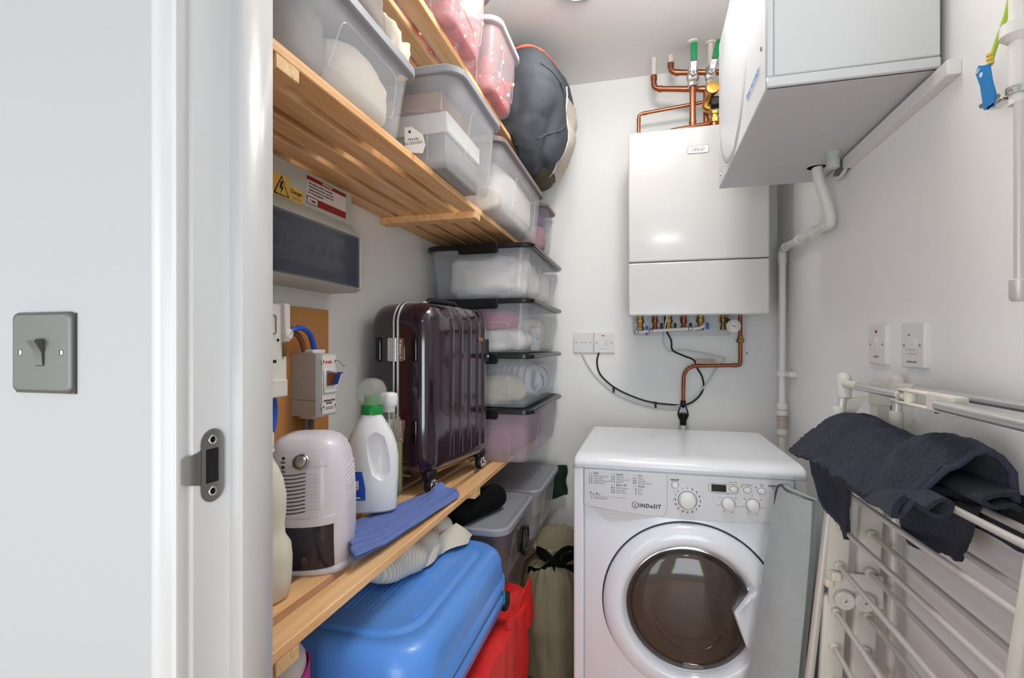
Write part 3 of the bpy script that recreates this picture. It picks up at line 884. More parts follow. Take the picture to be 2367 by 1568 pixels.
def knob(x, z, r, d, m='white_plastic'):
    k = ob('knob', MB().lathe([(r * 1.06, 0.002), (r * 1.06, -0.002), (r, -0.003), (r * 0.96, -d * 0.6), (r * 0.86, -d * 0.92), (r * 0.6, -d), (0.0003, -d * 1.02)], (x, YP, z), 40, 'y'), m, CPN, 50)
    ob('knob_ring', MB().lathe([(r * 1.16, 0.0006), (r * 1.12, -0.0008), (r * 1.03, -0.0008)], (x, YP, z), 40, 'y'), 'print_grey', k)
    return k
kn = knob(0.110, 0.7445, 0.0215, 0.017)
for x in (0.211, 0.270):
    knob(x, 0.7435, 0.0152, 0.015)
for i in range(16):
    a = R(90 - 22.5 * i)
    x, z = 0.110 + 0.0325 * math.cos(a), 0.7445 + 0.0325 * math.sin(a)
    if i < 13:
        wt(str(i + 1), 0.0078, x, z, CPN, al='CENTER', b=0.00022)
    else:
        ob('program_icon', MB().tube([(x + 0.0022 * math.cos(b), YP - 0.0001, z + 0.0022 * math.sin(b)) for b in [R(60 * j) for j in range(7)]], 0.0003, 4), 'print_grey', CPN)
for cx, vals in ((0.211, ['90°', '70°', '60°', '50°', '40°', '30°', '20°']), (0.270, ['0', '30', '60', '90', '120', '150', '180'])):
    for i, s_ in enumerate(vals):
        a = R(90 - 360 / 7 * i)
        wt(s_, 0.0048, cx + 0.0245 * math.cos(a), 0.7435 + 0.0245 * math.sin(a), CPN, 'print_grey', 'CENTER')
def button(x, z, a, b):
    k = ob('button', MB().rings([[(x + p * s_, YP - d, z + q * s_) for p, q in [(a * math.cos(R(i * 15)) * (1 if abs(math.cos(R(i * 15))) < 0.99 else 1), b * math.sin(R(i * 15))) for i in range(24)]] for d, s_ in ((-0.001, 1.0), (0.0028, 1.0), (0.004, 0.9), (0.0044, 0.6))]), 'white_plastic', CPN, 50)
    ob('button_ring', MB().tube([(x + (a + 0.0007) * math.cos(R(i * 15)), YP - 0.0001, z + (b + 0.0007) * math.sin(R(i * 15))) for i in range(25)], 0.0005, 4), 'print_grey', k)
button(0.0785, 0.7835, 0.0085, 0.0085)
for x in (0.224, 0.2575, 0.2915):
    button(x, 0.7822, 0.0092, 0.0068)
button(0.3305, 0.7822, 0.0090, 0.0095)
wt('ON/OFF', 0.0062, 0.0775, 0.7968, CPN, al='CENTER', b=0.00025)
wt('Delay Start', 0.0046, 0.2235, 0.8005, CPN, 'print_grey', 'CENTER')
wt('EcoTime', 0.0068, 0.2575, 0.7958, CPN, 'print_grey', 'CENTER')
wt('Easy\nIron', 0.0046, 0.2915, 0.7965, CPN, 'print_grey', 'CENTER')
wt('START/PAUSE', 0.0062, 0.3265, 0.7965, CPN, al='CENTER', b=0.00025)
wt('IWDD 7123', 0.0040, 0.3445, 0.8035, CPN, 'print_grey', 'CENTER')
dsp = ob('display', MB().rbox(0.170, 0.2065, YP - 0.0006, YP + 0.001, 0.7735, 0.7918, 0.0004, 1), 'display', CPN)
ob('display_frame', MB().tube([(x, YP - 0.0001, z) for x, z in rr(0.1625, 0.236, 0.7705, 0.7945, 0.010, 5)] + [(0.236, YP - 0.0001, 0.7845)], 0.0005, 4), 'print_grey', CPN)
for x, z in ((0.2435, 0.7905), (0.2775, 0.7905), (0.3185, 0.7905)):
    ob('indicator', MB().lathe([(0.0016, -0.0001), (0.0014, -0.0006), (0.0002, -0.0007)], (x, YP, z), 10, 'y'), 'print_dark', CPN)
for i in range(6):
    z = 0.7625 - 0.0088 * i
    ob('indicator', MB().lathe([(0.0017, -0.0001), (0.0015, -0.0006), (0.0002, -0.0007)], (0.3305, YP, z), 10, 'y'), 'print_dark', CPN)
    if i == 4:
        wt('END', 0.0052, 0.3355, z, CPN, b=0.0002)
    else:
        ob('program_icon', MB().rbox(0.336, 0.3405, YP - 0.0002, YP, z - 0.002, z + 0.002, 0.0001, 1), 'print_grey', CPN)

# door
dcx, dcz = 0.115, 0.456
Ro = 0.226
def inner_r(a_deg):
    """radius of the window edge; the handle wedge bites into it on the right"""
    V = [(0.263 - dcx, 0.526 - dcz), (0.222 - dcx, 0.472 - dcz), (0.254 - dcx, 0.378 - dcz)]
    A = [math.degrees(math.atan2(v[1], v[0])) for v in V]
    a = (a_deg + 180) % 360 - 180
    for p, q, a1, a0 in ((V[0], V[1], A[0], A[1]), (V[1], V[2], A[1], A[2])):
        if a0 <= a <= a1:
            d = (math.cos(R(a)), math.sin(R(a)))
            ex, ey = q[0] - p[0], q[1] - p[1]
            den = d[0] * ey - d[1] * ex
            return (p[0] * ey - p[1] * ex) / den
    return 0.1655
ANG = [i * 360 / 144 for i in range(144)]
rings = []
def bite(a):
    return min(1.0, max(0.0, (0.1655 - inner_r(a)) / 0.02))
def ring(rf, y, yb=None):
    return [(dcx + rf(a) * math.cos(R(a)), y if yb is None else y + (yb - y) * bite(a), dcz + rf(a) * math.sin(R(a))) for a in ANG]
mix = lambda t_: (lambda a: Ro * (1 - t_) + inner_r(a) * t_)
rings = [ring(lambda a: Ro, wf + 0.004), ring(lambda a: Ro, wf - 0.012), ring(lambda a: Ro - 0.003, wf - 0.019), ring(lambda a: Ro - 0.009, wf - 0.024),
         ring(mix(0.35), wf - 0.030), ring(mix(0.68), wf - 0.033), ring(mix(0.80), wf - 0.031, wf - 0.036), ring(mix(0.88), wf - 0.026, wf - 0.040), ring(mix(0.97), wf - 0.014, wf - 0.0425), ring(mix(1.0), wf - 0.012, wf - 0.040), ring(mix(1.03), wf - 0.004, wf - 0.020), ring(mix(1.04), wf - 0.002, wf - 0.004)]
DO = ob('door_ring', MB().rings(rings, False, False), 'white_enamel', WM, 50)
ob('door_gap', MB().lathe([(0.2262, -0.0008), (0.2305, -0.0006), (0.2310, 0.001), (0.2262, 0.001)], (dcx, wf, dcz), 96, 'y'), 'gasket', WM)
ob('window_seal', MB().lathe([(0.1705, -0.006), (0.1665, -0.010), (0.160, -0.011), (0.157, -0.007)], (dcx - 0.003, wf, dcz), 96, 'y'), 'chrome', DO)
ob('drum_back', MB().lathe([(0.1665, -0.0035), (0.150, -0.0032), (0.105, -0.0028), (0.0003, -0.0024)], (dcx - 0.003, wf, dcz), 64, 'y'), 'drum_dark', DO)
ob('rubber_gasket', MB().lathe([(0.167, -0.004), (0.160, -0.010), (0.150, -0.009), (0.138, -0.0045)], (dcx - 0.003, wf, dcz), 96, 'y'), 'gasket', DO)
ob('glass_bowl', MB().lathe([(0.1625, -0.009), (0.156, -0.016), (0.140, -0.023), (0.110, -0.030), (0.070, -0.0345), (0.030, -0.036), (0.0005, -0.0364)], (dcx - 0.003, wf, dcz), 96, 'y'), 'door_glass', DO, 60)
ob('inner_rib', MB().tube([(dcx - 0.003 + 0.092 * math.cos(R(a)), wf - 0.0335, dcz - 0.004 + 0.092 * math.sin(R(a))) for a in range(205, 336, 6)], 0.0016, 6), 'door_glass', DO)
ob('hinge_latch', MB().rbox(0.098, 0.150, wf - 0.013, wf - 0.008, 0.300, 0.313, 0.002, 2), 'chrome', DO)

# ================================================================== RIGHT WALL
# fan / ventilation unit with a round side cover
ux0, ux1, uy0, uy1, uz0, uz1 = 0.219, 0.493, 1.03, 1.662, 1.637, 2.077
t = thing('ventilation_unit', 'big white boxy wall unit with a round side cover above the switches', 'ventilation unit', (0.36, 1.35, uz0))
ob('case', MB().rbox(ux0, ux1, uy0 + 0.004, uy1, uz0, uz1, 0.003, 2), 'case_white', t)
ob('end_panel', MB().rbox(ux0 + 0.012, ux1 - 0.001, uy0, uy0 + 0.01, uz0 + 0.020, uz1 - 0.002, 0.002, 1), 'case_white', t)
ob('bottom_rail', MB().rbox(ux0, ux1, uy0, uy0 + 0.012, uz0, uz0 + 0.0192, 0.002, 1), 'case_white', t)
ob('corner_rail', MB().rbox(ux0, ux0 + 0.0115, uy0, uy0 + 0.012, uz0 + 0.0195, uz1, 0.002, 1), 'case_white', t)
dc = ob('round_cover', MB().lathe([(0.218, 0.001), (0.2175, -0.0005), (0.2155, -0.0014), (0.2135, -0.0014), (0.2125, -0.0004), (0.2115, -0.0016), (0.19, -0.0020), (0.0005, -0.0022)], (ux0, 1.430, 1.857), 96, 'x'), 'case_white', t, 60)
text('lettering', 'heat recovery', 0.022, (ux0 - 0.0024, 1.150, 1.703), 'blue_print', t, facing='-x')
for y, z in ((1.075, 1.735), (1.62, 1.668)):
    ob('screw', MB().lathe([(0.005, 0.0), (0.0045, -0.002), (0.0003, -0.0025)], (ux0, y, z), 12, 'x'), 'steel', t)
ob('clip', MB().rbox(ux0 - 0.003, ux0, 1.385, 1.397, 1.652, 1.672, 0.001, 1), 'case_white', t)
ob('drain_nozzle', MB().lathe([(0.017, 0.0), (0.017, -0.008), (0.013, -0.010), (0.0145, -0.018), (0.0145, -0.036), (0.010, -0.040)], (0.452, 1.42, uz0), 18), 'cu_grey', t)
ob('drain_hole_ring', MB().lathe([(0.028, 0.0), (0.028, -0.0012), (0.024, -0.0016), (0.022, 0.0)], (0.445, 1.525, uz0), 24), 'case_white', t)
ob('wall_bracket', MB().box(ux1, XR, uy0 + 0.03, uy1 - 0.02, uz0 + 0.05, uz1 - 0.05), 'grey_dark', t)

t = thing('cable_trunking', 'white square trunking fixed to the wall under the ventilation unit', 'trunking', (0.49, 1.25, 1.60))
ob('channel', MB().rbox(0.484, XR, 0.995, 1.455, 1.606, 1.632, 0.002, 2), 'white_plastic', t)
ob('cut_end', MB().prism([(1.455, 1.606), (1.535, 1.612), (1.495, 1.630), (1.455, 1.632)], 0.487, XR - 0.001, 'yz'), 'grey_cable', t)
ob('end_flap', MB().tube(spline([(0.492, 1.455, 1.606), (0.49, 1.49, 1.596), (0.488, 1.525, 1.604)], 5), 0.004, 8), 'white_plastic', t)

t = thing('condensate_pipe', 'white plastic waste pipe running down the back corner beside the boiler', 'pipe', (0.478, 2.01, 0.3))
cr_ = 0.0122
ob('upper_drop', MB().tube(spline([(0.447, 1.523, 1.6355), (0.452, 1.523, 1.60), (0.466, 1.523, 1.55), (0.476, 1.523, 1.51), (0.478, 1.523, 1.487)], 5), cr_ * 1.12, 16), 'pipe_white', t)
ob('sloping_run', MB().tube(bend([(0.478, 1.523, 1.50), (0.478, 1.523, 1.482), (0.478, 1.56, 1.486), (0.478, 1.99, 1.505), (0.478, 2.012, 1.505), (0.478, 2.012, 1.46)], 0.012), cr_, 16), 'pipe_white', t)
ob('down_pipe', MB().cyl((0.478, 2.012, 1.47), (0.478, 2.012, 0.02), cr_, None, 18), 'pipe_white', t)
for a, b in (((0.478, 1.537, 1.4848), (0.478, 1.565, 1.4865)), ((0.478, 1.96, 1.504), (0.478, 1.985, 1.505)), ((0.478, 2.012, 1.492), (0.478, 2.012, 1.455)), ((0.478, 2.012, 0.952), (0.478, 2.012, 0.930)), ((0.478, 2.012, 0.926), (0.478, 2.012, 0.908)), ((0.478, 2.012, 0.858), (0.478, 2.012, 0.838))):
    ob('socket_collar', MB().cyl(a, b, cr_ * (1.45 if b[2] < 0.95 and a[2] < 0.96 else 1.2), None, 18), 'pipe_white', t)
for y in (1.66, 1.80):
    ob('pipe_clip', MB().lathe([(cr_ * 1.25, -0.008), (cr_ * 1.35, -0.006), (cr_ * 1.35, 0.006), (cr_ * 1.25, 0.008)], (0.478, y, 1.491 + (y - 1.66) * 0.044), 18, 'y').box(0.484, XR, y - 0.006, y + 0.006, 1.484 + (y - 1.66) * 0.044, 1.498 + (y - 1.66) * 0.044), 'pipe_white', t)
ob('pipe_clip', MB().lathe([(cr_ * 1.2, -0.010), (cr_ * 1.5, -0.009), (cr_ * 1.5, 0.009), (cr_ * 1.2, 0.010)], (0.478, 2.012, 1.058), 18).rbox(0.483, XR, 1.93, 2.02, 1.049, 1.067, 0.003, 2), 'pipe_white', t)
ob('sight_glass', MB().lathe([(cr_ * 1.2, 0.020), (cr_ * 1.65, 0.018), (cr_ * 1.65, 0.008), (cr_ * 1.5, 0.006), (cr_ * 1.5, -0.012), (cr_ * 1.62, -0.014), (cr_ * 1.62, -0.020), (cr_ * 1.2, -0.022)], (0.478, 2.012, 0.885), 10), 'clear_sight', t)
ob('sight_ball', MB().lathe([(0.0035, -0.012), (0.0035, 0.012)], (0.478, 2.012, 0.885), 10).lathe([(0.009, 0.0), (0.009, 0.003)], (0.478, 2.012, 0.889), 12), 'grey_dark', t)

def wall_plate(name, label, y, z, w_, parts):
    t = thing(name, label, 'switch', (XR, y, z))
    ob('plate', MB().rings([[(XR - d, y + a, z + b) for a, b in rr(-w_ + k, w_ - k, -0.0435 + k, 0.0435 - k, 0.003, 3)] for d, k in ((0, 0), (0.007, 0), (0.009, 0.0012), (0.0098, 0.003))]), 'switch_plastic', t)
    for d in (-1, 1):
        ob('screw', MB().lathe([(0.0026, -0.0096), (0.0024, -0.0105), (0.0002, -0.0105)], (XR, y + d * 0.0301, z), 12, 'x'), 'print_grey', t)
    return t
y, z = 1.290, 1.160
t = wall_plate('neon_switch', 'white switch with a dark neon, nearer the boiler of the two on the right wall', y, z, 0.0435, None)
ob('neon', MB().rbox(XR - 0.0108, XR - 0.009, y - 0.0035, y + 0.0045, z + 0.0255, z + 0.0315, 0.0005, 1), 'red_label', t)
ob('rocker', MB().prism([(XR - 0.009, z - 0.014), (XR - 0.0105, z - 0.014), (XR - 0.0115, z), (XR - 0.0165, z + 0.0125), (XR - 0.016, z + 0.0145), (XR - 0.009, z + 0.0145)], y - 0.0055, y + 0.0055, 'xz'), 'switch_plastic', t)
text('lettering', 'EXTRACT', 0.0062, (XR - 0.0101, y, z - 0.027), 'print_grey', t, facing='-x')
y, z = 1.136, 1.158
t = wall_plate('fan_isolator', 'white fan isolator switch, right of the pair above the drying rack', y, z, 0.0435, None)
ob('rocker', MB().rbox(XR - 0.0135, XR - 0.009, y - 0.020, y + 0.020, z - 0.0075, z + 0.0125, 0.002, 2), 'switch_plastic', t)
ob('rule', MB().box(XR - 0.0101, XR - 0.0095, y - 0.017, y + 0.017, z - 0.0165, z - 0.0158), 'print_grey', t)
text('lettering', 'ON', 0.0055, (XR - 0.0101, y + 0.010, z + 0.020), 'print_grey', t, facing='-x')
text('lettering', 'FAN ISOLATOR', 0.0055, (XR - 0.0101, y, z - 0.032), 'print_grey', t, facing='-x')

# earthed pipe at the edge of the picture
t = thing('earthed_pipe', 'white pipe with a compression fitting at the right edge, above the drying rack', 'pipe', (0.478, 0.815, 1.22))
ob('upper_pipe', MB().cyl((0.478, 0.822, ZC), (0.478, 0.822, 1.478), 0.0085, None, 16), 'pipe_white', t)
ob('saddle', MB().lathe([(0.010, 0.012), (0.017, 0.010), (0.018, -0.006), (0.012, -0.012), (0.010, -0.014)], (0.478, 0.822, 1.575), 18), 'pipe_white', t)
ob('saddle_arm', MB().rbox(0.483, XR, 0.815, 0.829, 1.566, 1.582, 0.002, 1), 'pipe_white', t)
ob('lower_pipe', MB().cyl((0.478, 0.817, 1.48), (0.478, 0.817, 1.235), 0.0060, None, 14), 'bar_alu', t)
ob('end_cap', MB().lathe([(0.006, 0.014), (0.0105, 0.012), (0.0105, -0.012), (0.008, -0.016)], (0.478, 0.817, 1.232), 14), 'bar_alu', t)
t = thing('earth_clamp', 'blue metal earth tag clamped to the pipe at the right edge', 'clamp', (0.470, 0.845, 1.485))
ob('tag', MB().prism([(0.868, 1.556), (0.880, 1.562), (0.886, 1.553), (0.876, 1.530), (0.868, 1.492), (0.846, 1.487), (0.843, 1.505), (0.850, 1.525), (0.856, 1.552)], 0.466, 0.4675, 'yz'), 'tag_blue', t)
ob('tag_hole', MB().lathe([(0.0035, -0.0002), (0.0002, -0.0003)], (0.466, 0.8735, 1.5455), 12, 'x').prism([(0.8775, 1.5575), (0.8835, 1.5535), (0.8825, 1.5515), (0.876, 1.5555)], 0.4656, 0.4662, 'yz'), 'card_white', t)
ob('bolt', MB().cyl((0.470, 0.880, 1.503), (0.470, 0.845, 1.501), 0.0035, None, 8), 'steel', t)
ob('strap', MB().lathe([(0.0105, -0.005), (0.0115, -0.005), (0.0115, 0.005), (0.0105, 0.005)], (0.478, 0.822, 1.496), 18).rbox(0.466, 0.482, 0.830, 0.862, 1.489, 1.494, 0.001, 1), 'nickel', t)
t = thing('earth_cable', 'green and yellow earth cable hanging at the top right edge', 'cable', (0.470, 0.862, 1.556))
ob('wire', MB().tube(spline([(0.490, 0.822, 1.80), (0.486, 0.830, 1.70), (0.480, 0.842, 1.62), (0.474, 0.858, 1.575), (0.470, 0.862, 1.552)], 6), 0.0032, 8), 'yellow_green', t)
for i in range(3):
    ob('yellow_band', MB().lathe([(0.0042, -0.0018), (0.0046, 0), (0.0042, 0.0018)], (0.4705, 0.8615 + i * 0.0003, 1.5555 + i * 0.0058), 10), 'yellow_label', t)

# ------------------------------------------------------------------ drying rack
RK = thing('drying_rack', 'folded beige drying rack with metal rods against the right wall', 'drying rack', (0.40, 0.95, 0))
def col_x(base, z):
    return base + 0.05 * (z - 0.86)
def near_x(base, z):
    return base + 0.012 + 0.13 * (z - 0.90) if base < 0.43 else col_x(base, z)
def rod(base, z, ya, yb, r=0.0052):
    x = col_x(base, z)
    xn = near_x(base, z)
    o = ob('rod', MB().tube([(xn, ya, z), (x, yb, z)], r, 10), 'bar_alu', RK)
    for x_, y_, s_ in ((x, yb, -1), (xn, ya, 1)):
        ob('rod_socket', MB().lathe([(r * 1.9, 0.0), (r * 1.8, s_ * 0.008), (r * 1.2, s_ * 0.011)], (x_, y_, z), 12, 'y'), 'rack_plastic', o)
ZLs = [0.933, 0.857, 0.780, 0.700, 0.603, 0.530, 0.457, 0.384, 0.311]
ZRs = [0.928, 0.853, 0.770, 0.692, 0.602, 0.530, 0.457, 0.384, 0.311]
for z in ZLs:
    rod(0.398, z, 0.676, 1.196)
for z in ZRs:
    rod(0.454, z, 0.676, 1.196)
def panel(base, y0_, y1_, za, zb, w_=0.021, fx=None):
    ring_ = []
    for z, k in ((za, 0.004), (za + 0.006, 0), (zb - 0.006, 0), (zb, 0.004)):
        x = (fx or col_x)(base, z)
        ring_.append([(p, q, z) for p, q in rr(x - w_ + k, x + w_ - k, y0_ + k * 0.5, y1_ - k * 0.5, 0.006, 3)])
    ob('side_panel', MB().rings(ring_), 'rack_plastic', RK)
for za, zb in ((0.664, 0.985), (0.285, 0.634)):
    panel(0.398, 1.196, 1.214, za, zb, 0.022)
    panel(0.456, 1.198, 1.216, za, zb, 0.022)
    panel(0.398, 0.658, 0.676, za, zb, 0.017, near_x)
    panel(0.460, 0.658, 0.676, za, zb, 0.018)
# hinge plates with round pivots
for za in (0.648,):
    for y_, s_ in ((1.194, -1),):
        hp = ob('hinge_plate', MB().rbox(0.370, 0.470, y_ - (0.006 if s_ < 0 else -0.0), y_ + (0.0 if s_ < 0 else 0.006), za - 0.028, za + 0.040, 0.003, 2), 'rack_plastic', RK)
        for x in (0.396, 0.432):
            ob('pivot_knob', MB().lathe([(0.017, 0.0), (0.019, s_ * 0.002), (0.019, s_ * 0.014), (0.016, s_ * 0.017), (0.010, s_ * 0.0165), (0.009, s_ * 0.015), (0.0003, s_ * 0.015)], (x, y_ - 0.006 if s_ < 0 else y_ + 0.006, za - 0.012), 24, 'y'), 'rack_plastic', hp)
            ob('pivot_screw', MB().lathe([(0.003, s_ * 0.0155), (0.0003, s_ * 0.0165)], (x, y_ - 0.006 if s_ < 0 else y_ + 0.006, za - 0.012), 8, 'y'), 'steel', hp)
        ob('catch', MB().rbox(0.362, 0.378, y_ - 0.014, y_ + 0.008, za + 0.008, za + 0.024, 0.004, 2).rbox(0.372, 0.392, y_ - 0.016, y_ + 0.006, za + 0.022, za + 0.042, 0.005, 2), 'cream_plastic', hp)
# leaning leg tubes with their top fittings
def leg(xt, xb, y_, name='leg_tube', zt=1.075):
    o = ob(name, MB().tube([(xb, y_, 0.0), (xt, y_, zt)], 0.0085, 12), 'bar_alu', RK)
    ob('rubber_foot', MB().cyl((xb, y_, 0.0), (xb + 0.002, y_, 0.03), 0.0115, None, 12), 'rack_plastic', o)
    return o
for xt, xb, y_ in ((0.404, 0.292, 1.206), (0.478, 0.455, 1.150), (0.390, 0.292, 0.575), (0.478, 0.455, 0.59)):
    o = leg(xt, xb, y_)
    ob('corner_cap', MB().lathe([(0.0105, -0.032), (0.0135, -0.030), (0.0135, 0.008), (0.012, 0.016), (0.007, 0.021), (0.0004, 0.022)], (xt, y_, 1.080), 18), 'rack_plastic', o)
    xs_ = xt + (xb - xt) * 0.075
    ob('sleeve', MB().lathe([(0.010, 0.026), (0.0115, 0.024), (0.0115, -0.026), (0.010, -0.028)], (xs_ - 0.001, y_, 1.004), 16), 'rack_plastic', o)
    ob('sleeve_web', MB().prism([(xs_, 0.982), (xs_ + 0.006, 0.980), (xs_ + 0.052, 1.055), (xs_ + 0.010, 1.045), (xs_, 1.028)], y_ - 0.004, y_ + 0.003, 'xz'), 'rack_plastic', o)
    ob('lower_sleeve', MB().rbox(xs_ - 0.016, xs_ + 0.013, y_ - 0.013, y_ + 0.010, 0.925, 0.968, 0.005, 2), 'rack_plastic', o)
ob('cross_plate', MB().rbox(0.385, 0.478, 1.203, 1.209, 0.935, 0.966, 0.002, 1), 'rack_plastic', RK)
ob('cross_plate', MB().rbox(0.375, 0.470, 0.572, 0.578, 0.935, 0.966, 0.002, 1), 'rack_plastic', RK)
ob('back_post', MB().rbox(0.472, 0.500, 1.232, 1.262, 0.60, 1.078, 0.003, 2), 'rack_plastic', RK)
ob('post_shoe', MB().rbox(0.470, 0.502, 1.230, 1.264, 1.030, 1.080, 0.003, 2), 'rack_plastic', RK)
# top arms along the wall with the joint block
for x, ya, yb in ((0.404, 0.95, 1.206), (0.478, 0.59, 1.150)):
    ob('top_arm', MB().tube([(x, yb, 1.078), (x, ya, 1.0765)], 0.0072, 12), 'alu', RK)
    ob('arm_sleeve', MB().cyl((x, yb - 0.012, 1.078), (x, yb - 0.070, 1.0776), 0.0088, None, 14), 'rack_plastic', RK)
jb = ob('arm_joint', MB().rbox(0.396, 0.416, 0.802, 0.870, 1.063, 1.089, 0.003, 2).rbox(0.397, 0.415, 0.866, 0.962, 1.0835, 1.089, 0.002, 1).rbox(0.397, 0.415, 0.866, 0.968, 1.063, 1.0685, 0.002, 1), 'rack_plastic', RK)
ob('joint_barrel', MB().lathe([(0.0085, -0.0085), (0.0085, 0.0085)], (0.406, 0.935, 1.076), 16).cyl((0.406, 0.935, 1.076), (0.404, 0.965, 1.0765), 0.006, 0.008, 12), 'cream_plastic', jb)
ob('joint_pin', MB().lathe([(0.003, 0), (0.003, -0.003)], (0.406, 0.86, 1.063), 10), 'grey_dark', jb)
ob('top_arm', MB().tube([(0.396, 0.835, 1.074), (0.390, 0.575, 1.072)], 0.0078, 12), 'alu', RK)

# ------------------------------------------------------------------ ironing board standing on end beside the washer
t = thing('ironing_board', 'grey felt-covered ironing board standing upright between washer and drying rack', 'ironing board', (0.29, 1.32, 0))
def ib(u, v):
    """u across the face (left..right edge), v up"""
    z = 0.02 + 0.80 * v
    taper = 1.0 if v < 0.75 else 1.0 - 0.12 * ((v - 0.75) / 0.25) ** 2
    L = Vector((0.205 + 0.103 * v, 1.352 - 0.002 * v, z))
    Rr = Vector((0.300 + 0.062 * v, 1.262 - 0.018 * v, z - 0.006 * v))
    p = L + (Rr - L) * (0.5 + (u - 0.5) * taper)
    nrm = Vector((-0.62, -0.78, 0))
    return p + nrm * (0.012 * math.sin(PI * u) + 0.0025 * nz((u * 0.2, v, 0.3), 9, 3.0))
cov = ob('cover', sheet(ib, 18, 60, 0.006), 'board_grey', t, 60)
def ibb(u, v):
    p = ib(u, v)
    return p + Vector((0.62, 0.78, 0)) * (0.016 + 0.012 * math.sin(PI * u))
ob('board_core', sheet(ibb, 8, 24, 0.014), 'board_grey', t, 60)
ob('cover_cord', MB().tube(spline([ib(0.0, 0.93), ib(0.0, 0.985) + Vector((-0.004, -0.004, 0.004)), ib(0.12, 1.0) + Vector((0, 0, 0.007)), ib(0.35, 1.0) + Vector((0.0, 0, 0.000)), ib(0.65, 1.0) + Vector((0, 0, -0.002)), ib(1.0, 1.0) + Vector((0, 0, 0.001))], 6), 0.0022, 6), 'grey_dark', t)

# ------------------------------------------------------------------ navy towel thrown over the rack
t = thing('navy_towel', 'dark navy terry towel bunched over the rods of the drying rack', 'towel', (0.40, 1.0, 0.93))
def towel_prof(u, v):
    """u: across the rods (left hem .. right hem), v: along the rods (far .. near)"""
    yy = 1.215 - 0.42 * v + 0.035 * math.sin(PI * u) * (v - 0.5)
    return yy
def tow(u, v):
    pr = [(0.305, 0.925), (0.330, 0.955), (0.362, 0.988), (0.395, 1.008), (0.425, 1.010), (0.452, 0.998), (0.474, 0.975), (0.480, 0.935)]
    s_ = u * (len(pr) - 1)
    i = min(int(s_), len(pr) - 2)
    f_ = s_ - i
    f2 = f_ * f_ * (3 - 2 * f_) * 0.4 + f_ * 0.6
    x = pr[i][0] * (1 - f2) + pr[i + 1][0] * f2
    z = pr[i][1] * (1 - f2) + pr[i + 1][1] * f2
    y_ = 1.22 - (0.335 + 0.085 * u) * v - 0.06 * u * (1 - v) - 0.02 * math.sin(u * 5)
    x += 0.062 * v * (1 - u) - 0.004 * v * u
    z += -0.014 * v * (1 - u) + (0.016 * u - 0.006) * v + 0.010 * math.sin(v * 7 + u * 3) * (0.3 + 0.7 * math.sin(PI * u))
    p = Vector((x, y_, z))
    d = 0.018 * nz(p, 12, 2.0) + 0.008 * nz(p, 28, 5.0) + 0.003 * nz(p, 190, 8.0)
    return p + Vector((-0.35, -0.1, 0.9)) * d
ob('top_fold', sheet(tow, 120, 150, 0.012), 'navy_terry', t, 80)
def tow_in(u, v):
    a = u * PI * 1.05
    y_ = 1.18 - 0.32 * v
    p = Vector((0.405 + 0.012 * v - 0.062 * math.cos(a) * (0.9 + 0.12 * v), y_ + 0.01 * math.sin(5 * u), 0.905 + 0.042 * math.sin(a)))
    d = 0.006 * nz(p, 20, 12.0) + 0.002 * nz(p, 160, 3.0)
    return p + Vector((0, 0, 1)) * d
ob('inner_fold', sheet(tow_in, 40, 50, 0.010), 'navy_terry', t, 80)
def flap_a(u, v):
    p = lerp(lerp((0.334, 1.195, 0.945), (0.372, 1.085, 0.935), u), lerp((0.352, 1.185, 0.858), (0.386, 1.150, 0.768), u), v)
    p = p + Vector((-0.7, -0.7, 0)) * (0.012 * math.sin(u * PI * 1.6 + 0.4) * v + 0.006 * nz(p, 22, 4.0) + 0.002 * nz(p, 160, 3.0))
    return p
ob('left_flap', sheet(flap_a, 26, 36, 0.010), 'navy_terry', t, 80)
ob('flap_hem', sheet(lambda u, v: flap_a(u, 0.90 + 0.08 * v) + Vector((-0.7, -0.7, 0)) * 0.0062, 26, 3, 0.002), 'navy_hem', t, 80)
def flap_b(u, v):
    p = lerp(lerp((0.402, 1.00, 0.935), (0.445, 0.84, 0.935), u), lerp((0.420, 0.965, 0.835), (0.450, 0.890, 0.840), u), v)
    p = p + Vector((-0.8, -0.5, 0)) * (0.010 * math.sin(u * PI * 2.2) * v + 0.005 * nz(p, 22, 14.0) + 0.002 * nz(p, 160, 3.0))
    return p
ob('middle_flap', sheet(flap_b, 26, 30, 0.010), 'navy_terry', t, 80)
def flap_c(u, v):
    p = lerp(lerp((0.484, 1.15, 0.955), (0.490, 0.80, 0.955), u), lerp((0.470, 1.10, 0.895), (0.468, 0.80, 0.890), u), v)
    return p + Vector((0.004 * math.sin(9 * u), 0, 0))
ob('right_flap', sheet(flap_c, 20, 12, 0.010), 'navy_terry', t, 80)
hem = [tow(u_ / 20, 1.0) for u_ in range(0, 21)]
ob('near_hem', MB().tube([p + Vector((0, -0.002, 0.001)) for p in hem], 0.0052, 8), 'navy_hem', t, 80)
# rolled loops seen in the near end
for pts, nm in (([(0.470, 0.802, 0.965), (0.440, 0.797, 0.962), (0.428, 0.796, 0.954), (0.440, 0.796, 0.947), (0.462, 0.800, 0.950), (0.474, 0.804, 0.942)], 'loop_fold'),
                ([(0.372, 0.812, 0.935), (0.386, 0.806, 0.950), (0.398, 0.806, 0.944), (0.392, 0.808, 0.928), (0.380, 0.812, 0.926)], 'loop_fold')):
    c_ = spline([Vector(p) for p in pts], 6)
    ob(nm, sheet(lambda u, v: c_[min(int(u * (len(c_) - 1)), len(c_) - 1)] + Vector((0, 0.16 * v, 0.0)), len(c_) - 1, 12, 0.006), 'navy_terry', t, 80)

